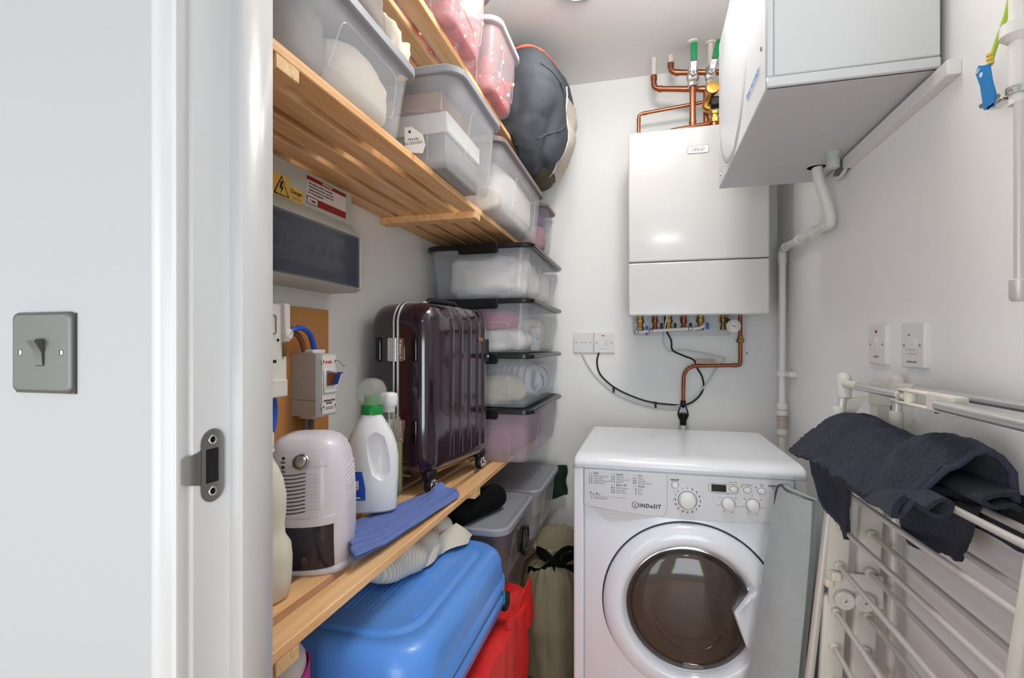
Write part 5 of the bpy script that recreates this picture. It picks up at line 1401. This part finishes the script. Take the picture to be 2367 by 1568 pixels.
# mini dehumidifier (own axes: front = -y)
DH = thing('dehumidifier', 'small white dehumidifier with a dark water tank on the lower shelf', 'dehumidifier', (-0.578, 0.788, ZK), rz=R(17))
def sup(a, hx, hy, n_=3.6):
    c_, s_ = math.cos(a), math.sin(a)
    return (math.copysign(abs(c_) ** (2 / n_), c_) * hx, math.copysign(abs(s_) ** (2 / n_), s_) * hy)
def dring(z, kx, ky, n=64, n_=3.2):
    return [(*sup(2 * PI * j / n, kx, ky, n_), z) for j in range(n)]
prof = [(0.0, 0.066, 0.056), (0.006, 0.070, 0.060), (0.06, 0.0735, 0.0635), (0.12, 0.0735, 0.0635), (0.165, 0.071, 0.061), (0.195, 0.066, 0.0565), (0.213, 0.059, 0.050), (0.224, 0.049, 0.041), (0.230, 0.036, 0.030), (0.2325, 0.018, 0.014)]
ob('shell', MB().rings([dring(z, kx, ky) for z, kx, ky in prof]), 'lilac_plastic', DH, 70, True)
def shell_y(x, z):
    """front surface of the shell"""
    for i in range(len(prof) - 1):
        if prof[i][0] <= z <= prof[i + 1][0]:
            f = (z - prof[i][0]) / (prof[i + 1][0] - prof[i][0])
            kx = prof[i][1] + (prof[i + 1][1] - prof[i][1]) * f
            ky = prof[i][2] + (prof[i + 1][2] - prof[i][2]) * f
            break
    r_ = min(0.999, abs(x) / kx)
    return -ky * (1 - r_ ** 3.2) ** (1 / 3.2)
def fpatch(x0, x1, z0, z1, off, nu=16, nv=10, th_=0.002, fz=None):
    return sheet(lambda u, v: (x0 + (x1 - x0) * u, shell_y(x0 + (x1 - x0) * u, z0 + (z1 - z0) * v + (fz(u) if fz else 0)) - off, z0 + (z1 - z0) * v + (fz(u) if fz else 0)), nu, nv, th_)
arcz = lambda u: -0.004 * math.sin(PI * u)
ob('water_tank', fpatch(-0.056, 0.056, 0.014, 0.086, 0.0012, 20, 10, 0.004, arcz), 'smoked_tank', DH, 60, True)
ob('tank_shelf', fpatch(-0.060, 0.060, 0.087, 0.100, 0.0022, 20, 4, 0.004, arcz), 'lilac_plastic', DH, 60, True)
ob('base_lip', MB().rings([dring(z, kx, ky) for z, kx, ky in ((0.0, 0.0665, 0.0565), (0.001, 0.0715, 0.0625), (0.008, 0.0725, 0.0635), (0.011, 0.0715, 0.0615))]), 'lilac_plastic', DH, 60, True)
for i in range(11):
    z = 0.108 + i * 0.0063
    ob('vent_slot', fpatch(-0.050, 0.012, z, z + 0.0016, -0.0002, 14, 1, 0.002, arcz), 'print_dark', DH, 60, True)
    ob('vent_rib', fpatch(0.015, 0.036, z, z + 0.0026, 0.0006, 8, 1, 0.002, lambda u: 0.0006 * u), 'lilac_plastic', DH, 60, True)
    if i < 9:
        zz = 0.115 + i * 0.0075
        ob('side_vent', MB().tube([(shx := 0.0722 - 0.0006 * i * 0.5, 0.000 - 0.022 + 0.0, zz - 0.003), (0.0722 - 0.0003 * i, 0.022, zz + 0.003)], 0.0016, 6), 'lilac_plastic', DH, 60, True)
ob('knob_panel', fpatch(-0.058, 0.046, 0.184, 0.2085, 0.0006, 16, 6, 0.002), 'lilac_plastic', DH, 60, True)
yk = shell_y(0.0, 0.192) - 0.002
kb = ob('power_knob', MB().lathe([(0.0125, 0.004), (0.0135, 0.0), (0.0135, -0.003), (0.0115, -0.0045), (0.0105, -0.003), (0.0095, -0.0055), (0.006, -0.007), (0.0003, -0.0073)], (0.0, 0, 0), 28, 'y').xf(Matrix.Translation((0.004, yk, 0.190)) @ Matrix.Rotation(R(-24), 4, 'X')), 'steel', DH, 50, True)
for z in (0.196, 0.1815):
    ob('indicator', MB().lathe([(0.0028, 0.0), (0.0024, -0.0012), (0.0003, -0.0014)], (-0.026, shell_y(-0.026, z) - 0.0012, z), 12, 'y'), 'print_dark', DH, 50, True)
text('lettering', 'ON', 0.0045, (-0.026, shell_y(-0.026, 0.1895) - 0.0024, 0.1895), 'print_dark', DH, local=True, bold=0.0002)
text('lettering', 'FULL', 0.0045, (-0.026, shell_y(-0.026, 0.175) - 0.0022, 0.1745), 'print_dark', DH, local=True, bold=0.0002)
for i in range(4):
    ob('top_slot', MB().tube(spline([(-0.030, -0.012 + 0.010 * i, 0.2302), (0.016, -0.014 + 0.011 * i, 0.2302), (0.034, -0.004 + 0.010 * i, 0.226)], 5), 0.0013, 6), 'print_grey', DH, 60, True)
ob('tank_float', MB().lathe([(0.006, -0.001), (0.006, 0.001)], (0.012, shell_y(0.012, 0.03) - 0.0035, 0.028), 14, 'y'), 'grey_dark', DH, 50, True)

# cream plastic bottle at the door frame
t = thing('cream_bottle', 'cream plastic bottle half hidden by the door frame on the lower shelf', 'bottle', (-0.566, 0.652, ZK))
BP = [(0.034, 0.0), (0.040, 0.004), (0.043, 0.03), (0.044, 0.060), (0.042, 0.080), (0.034, 0.094), (0.0325, 0.11), (0.035, 0.130), (0.0355, 0.155), (0.031, 0.180), (0.024, 0.198), (0.0165, 0.212), (0.015, 0.218), (0.015, 0.232)]
ob('body', MB().lathe(BP, (-0.566, 0.652, ZK), 40), 'milk_hdpe', t, 60)
ob('cap', MB().lathe([(0.0165, 0.228), (0.0175, 0.230), (0.0175, 0.250), (0.016, 0.253), (0.0003, 0.253)], (-0.566, 0.652, ZK), 28, flute=28, fa=0.015), 'milk_hdpe', t)
ob('neck_ring', MB().lathe([(0.0150, 0.222), (0.0185, 0.223), (0.0185, 0.226), (0.0150, 0.227)], (-0.566, 0.652, ZK), 28), 'milk_hdpe', t)

# folded blue cloth under the detergent
def bcl(layer):
    A, B, C_, D = Vector((-0.610, 0.905, 0)), Vector((-0.520, 1.245, 0)), Vector((-0.452, 1.205, 0)), Vector((-0.470, 0.768, 0))
    def f(u, v):
        a, b = A.lerp(D, v), B.lerp(C_, v)
        p = a.lerp(b, u)
        fold = 0.5 + 0.5 * math.sin(v * 21 + u * 2.0 + layer * 1.3)
        amp_ = 0.003 + 0.017 * max(0, v - 0.2)
        edge = max(0, 1 - u * 5) * v
        p.z = ZK + 0.0025 + layer * 0.0042 + amp_ * fold * (1 + 0.8 * edge) + 0.0015 * (1 + nz((p.x, p.y, layer), 25, 2.0)) + 0.010 * edge * (0.5 + 0.5 * math.sin(v * 30 + layer))
        p.x -= 0.004 * layer * v
        p.y += 0.010 * edge * math.sin(v * 17 + layer * 2)
        return p
    return f
t = thing('blue_cloth', 'folded periwinkle blue cloth draped on the shelf under the detergent bottle', 'cloth', (-0.50, 1.0, ZK))
for L_ in range(3):
    ob('fold_layer', sheet(bcl(L_), 60, 60, 0.0016), 'blue_cloth', t, 80)
def bfl(u, v):
    y = 1.150 + 0.055 * u
    return Vector((-0.520 + 0.030 * u + 0.004 * math.sin(v * 12), y + 0.01 * math.sin(v * 9), ZK + 0.012 + 0.038 * math.sin(PI * (0.08 + 0.84 * u)) * (1 - 0.4 * v) + 0.002 * v))
ob('raised_corner', sheet(lambda u, v: Vector((-0.518 + 0.050 * v + 0.003 * math.sin(u * 14), 1.100 + 0.075 * u, ZK + 0.013 + (0.034 * u * (1 - abs(2 * v - 1) ** 1.5)))), 24, 24, 0.002), 'blue_cloth', t, 80)

# white detergent bottle
a_ = R(24)
DB = thing('detergent_bottle', 'white detergent bottle with green cap and clear dosing ball', 'bottle', (-0.590, 1.018, ZK + 0.0205), rz=a_)
prof = [(0.0, 0.050, 0.030), (0.004, 0.054, 0.034), (0.04, 0.0555, 0.035), (0.08, 0.0580, 0.035), (0.115, 0.0585, 0.035), (0.145, 0.054, 0.034), (0.170, 0.0455, 0.032), (0.190, 0.034, 0.028), (0.203, 0.026, 0.0245), (0.209, 0.0225, 0.0225), (0.214, 0.0215, 0.0215)]
body = closed(MB().rings([[(*sup(2 * PI * j / 48, kx, ky, 2.7), z) for j in range(48)] for z, kx, ky in prof]))
cut = closed(MB().lathe([(0.0005, -0.070), (0.34 * 0.045, -0.055), (0.036, -0.038), (0.040, -0.012), (0.040, 0.012), (0.036, 0.038), (0.0153, 0.055), (0.0005, 0.070)], (0, 0, 0), 32, 'z', 0.62, 0.75).xf(Matrix.Translation((0.018, -0.045, 0.125)) @ Matrix.Rotation(R(-9), 4, 'Y')))
ob('body', subtract(body, [cut]), 'bottle_white', DB, 40, True)
ob('grip_bar', MB().tube(spline([(0.006, -0.012, 0.088), (0.014, -0.010, 0.12), (0.012, -0.012, 0.155)], 5), 0.006, 10), 'bottle_white', DB, 60, True)
lb = ob('front_label', sheet(lambda u, v: (lambda x, z: (x, -0.0352 * (1 - (abs(x) / 0.0575) ** 2.7) ** (1 / 2.7) - 0.0004, z))(-0.054 + (0.044 - 0.012 * max(0, v - 0.4)) * u, 0.030 + 0.062 * v), 14, 8, 0.0008), 'blue_cable', DB, 60, True)
text('lettering', '&', 0.026, (-0.026, -0.0345, 0.062), 'card_white', lb, local=True, bold=0.001)
ob('label_rule', MB().rbox(-0.042, -0.014, -0.0352, -0.0338, 0.034, 0.037, 0.0003, 1), 'card_white', lb, 40, True)
ob('green_mark', MB().rbox(-0.052, -0.046, -0.020, -0.012, 0.150, 0.158, 0.001, 1), 'green_cap', DB, 40, True)
ob('cap_collar', MB().lathe([(0.0225, 0.212), (0.0245, 0.213), (0.0238, 0.231), (0.0225, 0.2325), (0.018, 0.2325)], (0, 0, 0), 36), 'green_cap', DB, 40, True)
ob('spout', MB().lathe([(0.0178, 0.232), (0.0172, 0.252), (0.0165, 0.254), (0.0003, 0.254)], (0, 0, 0), 28), 'green_cap', DB, 40, True)
ob('dosing_ball', MB().lathe([(0.0225, 0.2335), (0.0275, 0.240), (0.0325, 0.252), (0.0335, 0.262), (0.031, 0.275), (0.024, 0.286), (0.013, 0.292), (0.0004, 0.2935), (0.0004, 0.2915), (0.0125, 0.290), (0.023, 0.2842), (0.0297, 0.274), (0.032, 0.262), (0.031, 0.2525), (0.026, 0.2405), (0.021, 0.2335)], (0, 0, 0), 40), 'clear_ball', DB, 60, True)

# ribbed clear bottle with green liquid
gx, gy = -0.600, 1.114
t = thing('ribbed_bottle', 'clear ribbed bottle of green liquid with a white cap beside the purple suitcase', 'bottle', (gx, gy, ZK))
zb0 = ZK + 0.0195
ob('bottle', MB().lathe([(0.024, 0.0), (0.030, 0.003), (0.0325, 0.010), (0.0325, 0.160), (0.031, 0.178), (0.026, 0.192), (0.017, 0.202), (0.0135, 0.206), (0.0135, 0.216)], (gx, gy, zb0), 96, flute=24, fa=0.018), 'clear_ribbed', t, 60)
ob('liquid', MB().lathe([(0.022, 0.002), (0.0295, 0.008), (0.0305, 0.02), (0.0305, 0.128), (0.0003, 0.129)], (gx, gy, zb0), 48, flute=24, fa=0.018), 'green_liquid', t, 60)
ob('cap', MB().lathe([(0.0150, 0.206), (0.0155, 0.207), (0.0155, 0.216), (0.0185, 0.219), (0.0215, 0.226), (0.0210, 0.243), (0.0195, 0.250), (0.014, 0.253), (0.0003, 0.254)], (gx, gy, zb0), 36), 'bottle_white', t, 60)
ob('dip_tube', MB().cyl((gx, gy, zb0 + 0.21), (gx + 0.006, gy, zb0 + 0.02), 0.002, None, 8), 'card_white', t)

# ================================================================== UNDER THE LOWER SHELF
ZW = ZB + TH
# blue suitcase lying flat
t = thing('blue_suitcase', 'bright blue hard-shell suitcase lying flat under the lower shelf', 'suitcase', (-0.54, 1.02, ZW))
sx0, sx1, sy0, sy1, ztop = -0.733, -0.338, 0.742, 1.288, 0.654
def SR(k, z, r=0.075):
    return [(x, y, z) for x, y in rr(sx0 + k, sx1 - k, sy0 + k, sy1 - k, r, 8)]
ob('lower_shell', MB().rings([SR(0.050, ZW, 0.05), SR(0.022, ZW + 0.004, 0.06), SR(0.008, ZW + 0.018), SR(0.001, ZW + 0.042), SR(0.0, ZW + 0.062), SR(0.006, ZW + 0.066)]), 'blue_shell', t, 60)
ob('upper_shell', MB().rings([SR(0.006, ZW + 0.074), SR(0.0, ZW + 0.078), SR(0.001, ZW + 0.098), SR(0.0045, ZW + 0.101), SR(0.005, ZW + 0.106), SR(0.008, ztop - 0.034), SR(0.014, ztop - 0.018), SR(0.024, ztop - 0.008), SR(0.036, ztop - 0.004), SR(0.046, ztop - 0.0030), SR(0.049, ztop - 0.0060), SR(0.053, ztop - 0.0055), SR(0.058, ztop - 0.0005), SR(0.066, ztop, 0.07)]), 'blue_shell', t, 50)
ob('zip_tape', MB().rings([SR(0.0055, ZW + 0.064), SR(0.003, ZW + 0.066), SR(0.003, ZW + 0.0745), SR(0.0055, ZW + 0.0765)]), 'blue_zip', t, 60)
for i in range(6):
    for d in (-0.004, 0.004):
        x = -0.640 + i * 0.0445 + d
        ob('ridge', MB().rbox(x - 0.0017, x + 0.0017, 0.862, 1.188, ztop - 0.002, ztop + 0.0014, 0.0012, 2), 'blue_shell', t, 60)
z_ = ob('zip_pull', MB().rbox(sx1 - 0.001, sx1 + 0.003, 1.205, 1.217, ZW + 0.040, ZW + 0.072, 0.0015, 1), 'teal', t)
ob('pull_ring', MB().lathe([(0.006, -0.001), (0.0065, 0.0), (0.006, 0.001)], (sx1 + 0.001, 1.211, ZW + 0.076), 12, 'x'), 'chrome', z_)
ob('end_wheel', MB().rbox(sx1 - 0.012, sx1 + 0.004, 1.222, 1.262, ZW + 0.012, ZW + 0.052, 0.010, 3), 'black', t)

# striped bedding on the suitcase
def tick(u, v):
    th, ph = 2 * PI * u, -PI / 2 + PI * (0.03 + 0.94 * v)
    sp = lambda a, k: math.copysign(abs(a) ** k, a)
    d = Vector((sp(math.cos(ph), 0.6) * sp(math.cos(th), 0.7), sp(math.cos(ph), 0.6) * sp(math.sin(th), 0.7), sp(math.sin(ph), 0.8)))
    p = Vector((d.x * 0.135, d.y * 0.175, d.z * 0.048))
    n = 0.016 * nz(p, 13, 5.0) + 0.010 * math.sin(p.y * 70 + p.z * 40) * abs(d.x) * 0.6
    p += d.normalized() * n
    q = Vector((-0.600, 1.090, 0.698)) + p
    q.z = min(max(q.z, ztop + 0.002), ZL - 0.021)
    return q
mbt = MB().rings([[tick(j / 72, i / 40) for j in range(72)] for i in range(41)])
t = thing('striped_bedding', 'crumpled cream striped bedding stuffed between blue suitcase and shelf', 'bedding', (-0.60, 1.09, ztop))
ob('bundle', mbt, 'ticking', t, 80)
def tk2(u, v):
    p = lerp(lerp((-0.490, 0.985, 0.700), (-0.468, 1.215, 0.705), u), lerp((-0.505, 0.975, ztop + 0.006), (-0.425, 1.245, ztop + 0.006), u), v)
    return p + Vector((1, -0.2, 0)) * (0.010 * math.sin(u * 14 + v * 3) * (0.3 + v) * 0.7 * min(1, 4 * u)) + Vector((0, 0, 0.006 * abs(math.sin(u * 11)) * v))
ob('hanging_edge', sheet(tk2, 50, 18, 0.003), 'ticking', t, 80)

# two grey-lidded tubs and the black roll
tub('grey-lidded tub under the shelf with the black roll on it', -0.725, -0.356, 1.305, 1.668, ZW, 0.662, 'lid_grey', 'tub_smoke', 0.026, 0.045, 0.020)
bundle('tangled_leads', 'brown and dark leads inside the nearer grey-lidded tub', (-0.52, 1.48, ZW + 0.072), (0.125, 0.125, 0.060), 'brown_cloth', 'cables', seed=21.0, amp=0.016)
t = thing('coiled_cable', 'coiled black cable pressed to the side of the nearer grey-lidded tub', 'cable', (-0.395, 1.55, ZW))
ob('coil', MB().tube(spline([(-0.392 + 0.0012 * i, 1.575 + (0.022 + 0.0006 * i) * math.cos(i * 0.9), ZW + 0.060 + (0.036 + 0.0005 * i) * math.sin(i * 0.9)) for i in range(24)], 3), 0.0035, 6), 'black', t)
ob('cable_tie', MB().rbox(-0.392, -0.386, 1.565, 1.590, ZW + 0.090, ZW + 0.104, 0.003, 2), 'card_grey', t)
tub('grey-lidded tub against the back wall with purple contents', -0.725, -0.345, 1.690, 2.115, ZW, 0.660, 'lid_grey', 'tub_frost', 0.026, 0.045, 0.020)
bundle('purple_fabric', 'purple fabric in the grey-lidded tub by the back wall', (-0.52, 1.79, ZW + 0.070), (0.125, 0.060, 0.060), 'purple_cloth', seed=22.0)
bundle('white_papers', 'pale papers in the back half of the rear grey-lidded tub', (-0.50, 1.97, ZW + 0.075), (0.115, 0.100, 0.066), 'linen_cream', 'papers', seed=23.0, amp=0.005)
t = thing('black_roll', 'black padded roll lying on the nearer grey tub lid', 'roll', (-0.47, 1.38, 0.66))
A_, B_ = Vector((-0.520, 1.272, 0.6960)), Vector((-0.436, 1.515, 0.6960))
D_ = (B_ - A_).normalized()
ob('padding', MB().tube([A_, A_ + D_ * 0.004, A_ + D_ * 0.014, B_ - D_ * 0.030, B_ - D_ * 0.012, B_ - D_ * 0.003, B_], [0.022, 0.032, 0.0382, 0.0382, 0.034, 0.024, 0.008], 28), 'black_fabric', t, 60)
ob('seam', MB().tube([A_ + D_ * 0.01 + Vector((0.026, -0.009, 0.027)), B_ - D_ * 0.03 + Vector((0.026, -0.009, 0.027))], 0.002, 6), 'black_fabric', t)
t = thing('tartan_cloth', 'sliver of green tartan cloth behind the rear grey tub', 'cloth', (-0.335, 2.15, 0.5))
ob('cloth', sheet(lambda u, v: Vector((-0.46 + 0.135 * u + 0.004 * math.sin(9 * v), 2.150 + 0.012 * math.sin(u * 9), 0.645 - 0.165 * v * (1 - 0.25 * u))), 16, 16, 0.010), 'green_tartan', t, 80)

# red bag
def redr(z):
    v = z / 0.50
    out = []
    base = rr(-0.455 + 0.010 * v, -0.322 - 0.004 * v, 0.94 + 0.05 * v, 1.455 - 0.01 * v, 0.05, 8)
    # resample finely
    n = 160
    L = [0.0]
    for i in range(len(base)):
        p, q = base[i], base[(i + 1) % len(base)]
        L.append(L[-1] + math.hypot(q[0] - p[0], q[1] - p[1]))
    for k in range(n):
        s_ = L[-1] * k / n
        i = max(j for j in range(len(L)) if L[j] <= s_ + 1e-12)
        i = min(i, len(base) - 1)
        f = (s_ - L[i]) / max(1e-9, L[i + 1] - L[i])
        p, q = base[i], base[(i + 1) % len(base)]
        x, y = p[0] + (q[0] - p[0]) * f, p[1] + (q[1] - p[1]) * f
        nx, ny = (x + 0.39), (y - 1.2) * 0.3
        m_ = math.hypot(nx, ny) or 1
        w_ = 0.014 * nz((x, y, z * 0.35), 9, 4.0) + 0.012 * (0.6 - abs(nz((x, y, z * 0.5), 7, 9.0)) * 3)
        x, y = x + nx / m_ * w_, y + ny / m_ * w_ * 0.5
        out.append((x, y, z + (0.012 * math.sin(y * 18) * v * v if v > 0.6 else 0)))
    return out
t = thing('red_bag', 'red nylon bag standing on the floor beside the blue suitcase', 'bag', (-0.39, 1.2, 0))
rws = [redr(z) for z in (0.0, 0.01, 0.05, 0.10, 0.15, 0.20, 0.25, 0.30, 0.34, 0.38, 0.41, 0.435, 0.452)]
c_ = [[((x - 0.0) * 1.0 + (-0.385 - x) * k, y + (1.2 - y) * k * 0.3, min(z + dz, 0.459 if x < -0.34 else 1)) for x, y, z in rws[-1]] for k, dz in ((0.35, 0.004), (0.75, 0.005))]
ob('fabric', MB().rings(rws + c_), 'red_nylon', t, 80)
def rtop(u, v):
    zt_ = 0.482 + 0.012 * math.cos(u * 8.0) * (0.4 + 0.6 * u)
    p = Vector((-0.325 + 0.006 * u, 1.20 + 0.262 * u, 0.36 + (zt_ - 0.36) * v))
    k = 0.5 + 0.5 * v
    return p + Vector((1, 0, 0)) * (k * (0.007 * math.sin(u * 9 + v * 1.2) + 0.002 * math.sin(u * 19 - v * 2)) - 0.004 * v)
ob('top_edge', sheet(rtop, 60, 24, 0.004), 'red_nylon', t, 80)

# olive drawstring sack
ox, oy = -0.318, 1.815
t = thing('olive_sack', 'olive canvas drawstring sack on the floor left of the washing machine', 'sack', (ox, oy, 0))
rgs = []
SACK = ((0.0, 0.105, 0, 0), (0.006, 0.124, 0, 0), (0.03, 0.128, 0.1, 0), (0.06, 0.130, 0.1, 0), (0.09, 0.132, 0.1, 0), (0.12, 0.134, 0.2, 0), (0.15, 0.134, 0.2, 0), (0.18, 0.134, 0.25, 0), (0.21, 0.134, 0.25, 0), (0.24, 0.132, 0.3, 0), (0.27, 0.131, 0.3, 0), (0.30, 0.128, 0.4, 0), (0.34, 0.122, 0.5, 0), (0.355, 0.114, 0.7, -0.004), (0.382, 0.098, 1.1, -0.010), (0.402, 0.076, 1.6, -0.018), (0.414, 0.054, 2.0, -0.024), (0.420, 0.046, 2.2, -0.026), (0.427, 0.050, 2.4, -0.022), (0.438, 0.066, 2.6, -0.008), (0.450, 0.084, 2.6, 0.010), (0.458, 0.094, 2.4, 0.022), (0.460, 0.088, 2.0, 0.024), (0.448, 0.062, 1.5, 0.008), (0.432, 0.030, 1.0, -0.01))
for z, r_, f_, sh in SACK:
    rg = []
    for j in range(160):
        a = 2 * PI * j / 160
        x, y = math.cos(a), math.sin(a)
        rr_ = r_ * (1 + 0.020 * f_ * math.sin(a * 17 + z * 8) + 0.014 * f_ * math.sin(a * 29)) + (0.020 * nz((x * 0.13, y * 0.13, z), 9, 6.0) + 0.016 * abs(nz((x * 0.13, y * 0.13, z * 2.2), 13, 2.0))) * (1 if z < 0.37 else 0.25)
        px_ = ox + rr_ * x * 0.90
        py_ = oy + rr_ * y * 1.10 + sh
        pz_ = z + (0.10 * (py_ - oy) if z > 0.37 else 0.0) * min(1, (z - 0.37) * 20 if z > 0.37 else 0)
        rg.append((min(px_, -0.2005), min(py_, YB - 0.004), pz_))
    rgs.append(rg)
ob('canvas', MB().rings(rgs), 'olive', t, 80)
ob('base_seam', MB().tube([(ox + 0.116 * math.cos(R(a)), oy + 0.142 * math.sin(R(a)), 0.020) for a in range(0, 361, 10)], 0.003, 6), 'olive_dark', t, 60)
def ribbon(pts, w_, nm='drawstring'):
    s_ = spline(pts, 8)
    n = len(s_) - 1
    ob(nm, sheet(lambda u, v: s_[min(n, int(round(u * n)))] + Vector((0.10, 0.0, 1)) * (1.25 * w_ * (v - 0.5) * (0.75 + 0.25 * math.sin(u * 9))) , n, 4, 0.003), 'black_fabric', t, 80)
bx_, by_, bz_ = ox + 0.012, oy - 0.092, 0.418
ob('bow_knot', blob((bx_ + 0.005, by_, bz_), (0.016, 0.012, 0.014), 0.004, 40, 0.8, 3.0, 20, 12), 'black_fabric', t, 70)
ribbon([(bx_, by_, bz_), (bx_ - 0.030, by_ - 0.012, bz_ + 0.030), (bx_ - 0.055, by_ - 0.006, bz_ + 0.040), (bx_ - 0.050, by_ + 0.004, bz_ + 0.018), (bx_ - 0.020, by_, bz_ + 0.004)], 0.022)
ribbon([(bx_, by_, bz_), (bx_ + 0.030, by_ - 0.012, bz_ + 0.036), (bx_ + 0.060, by_ - 0.006, bz_ + 0.052), (bx_ + 0.075, by_ + 0.006, bz_ + 0.030), (bx_ + 0.03, by_, bz_ + 0.002)], 0.026)
ribbon([(bx_, by_, bz_ - 0.004), (bx_ - 0.030, by_ - 0.010, bz_ - 0.026), (bx_ - 0.062, by_ - 0.006, bz_ - 0.040), (bx_ - 0.090, by_ + 0.010, bz_ - 0.046)], 0.024)
ribbon([(bx_, by_, bz_ - 0.004), (bx_ + 0.008, by_ - 0.012, bz_ - 0.030), (bx_ + 0.004, by_ - 0.012, bz_ - 0.055)], 0.030)
ribbon([(bx_ + 0.005, by_, bz_), (bx_ + 0.045, by_ - 0.008, bz_ - 0.010), (bx_ + 0.085, by_ + 0.006, bz_ - 0.024)], 0.024)

# foam roll in a pink and blue wrapper, right at the door frame
t = thing('foam_roll', 'white perforated foam roll in a pink and blue wrapper below the shelf', 'roll', (-0.520, 0.632, ZW))
fx, fy = -0.530, 0.640
ob('roll', MB().lathe([(0.040, 0.0), (0.043, 0.004), (0.043, 0.200), (0.041, 0.216), (0.035, 0.226), (0.024, 0.230), (0.018, 0.226), (0.016, 0.200)], (fx, fy, ZW), 40), 'foam_white', t, 60)
dot = MB()
for i in range(9):
    for j in range(34):
        a = 2 * PI * (j + 0.5 * (i % 2)) / 34
        z = ZW + 0.150 + i * 0.0085
        r_ = 0.0431 if z < ZW + 0.203 else 0.0431 - (z - ZW - 0.203) * 0.25
        dot.lathe([(0.0012, 0.0004), (0.0002, 0.0006)], (0, 0, 0), 6, 'x').v[-12:] = [tuple(Matrix.Translation((fx + r_ * math.cos(a), fy + r_ * math.sin(a), z)) @ Matrix.Rotation(a, 4, 'Z') @ Vector(p)) for p in dot.v[-12:]]
o = ob('perforations', dot, 'print_grey', t, 0)
o['kind'] = 'stuff'
ob('pink_sleeve', MB().rings([[(fx + r_ * math.cos(R(a)), fy + r_ * math.sin(R(a)), ZW + z + 0.012 * math.sin(R(a * 2))) for a in range(-40, 151, 10)] for r_, z in ((0.046, 0.001), (0.0475, 0.10), (0.0475, 0.196), (0.0455, 0.196), (0.0455, 0.001))], False, False, False), 'pink_plastic', t, 60)
ob('blue_band', MB().rings([[(fx + r_ * math.cos(R(a)), fy + r_ * math.sin(R(a)), ZW + z) for a in range(-150, -35, 8)] for r_, z in ((0.0445, 0.001), (0.0455, 0.08), (0.0455, 0.176), (0.0435, 0.176), (0.0435, 0.001))], False, False, False), 'blue_plastic', t, 60)
ob('white_flash', MB().prism([(fx + 0.006, ZW + 0.140), (fx + 0.020, ZW + 0.140), (fx + 0.020, ZW + 0.172)], fy - 0.0475, fy - 0.0435, 'xz'), 'card_white', t)
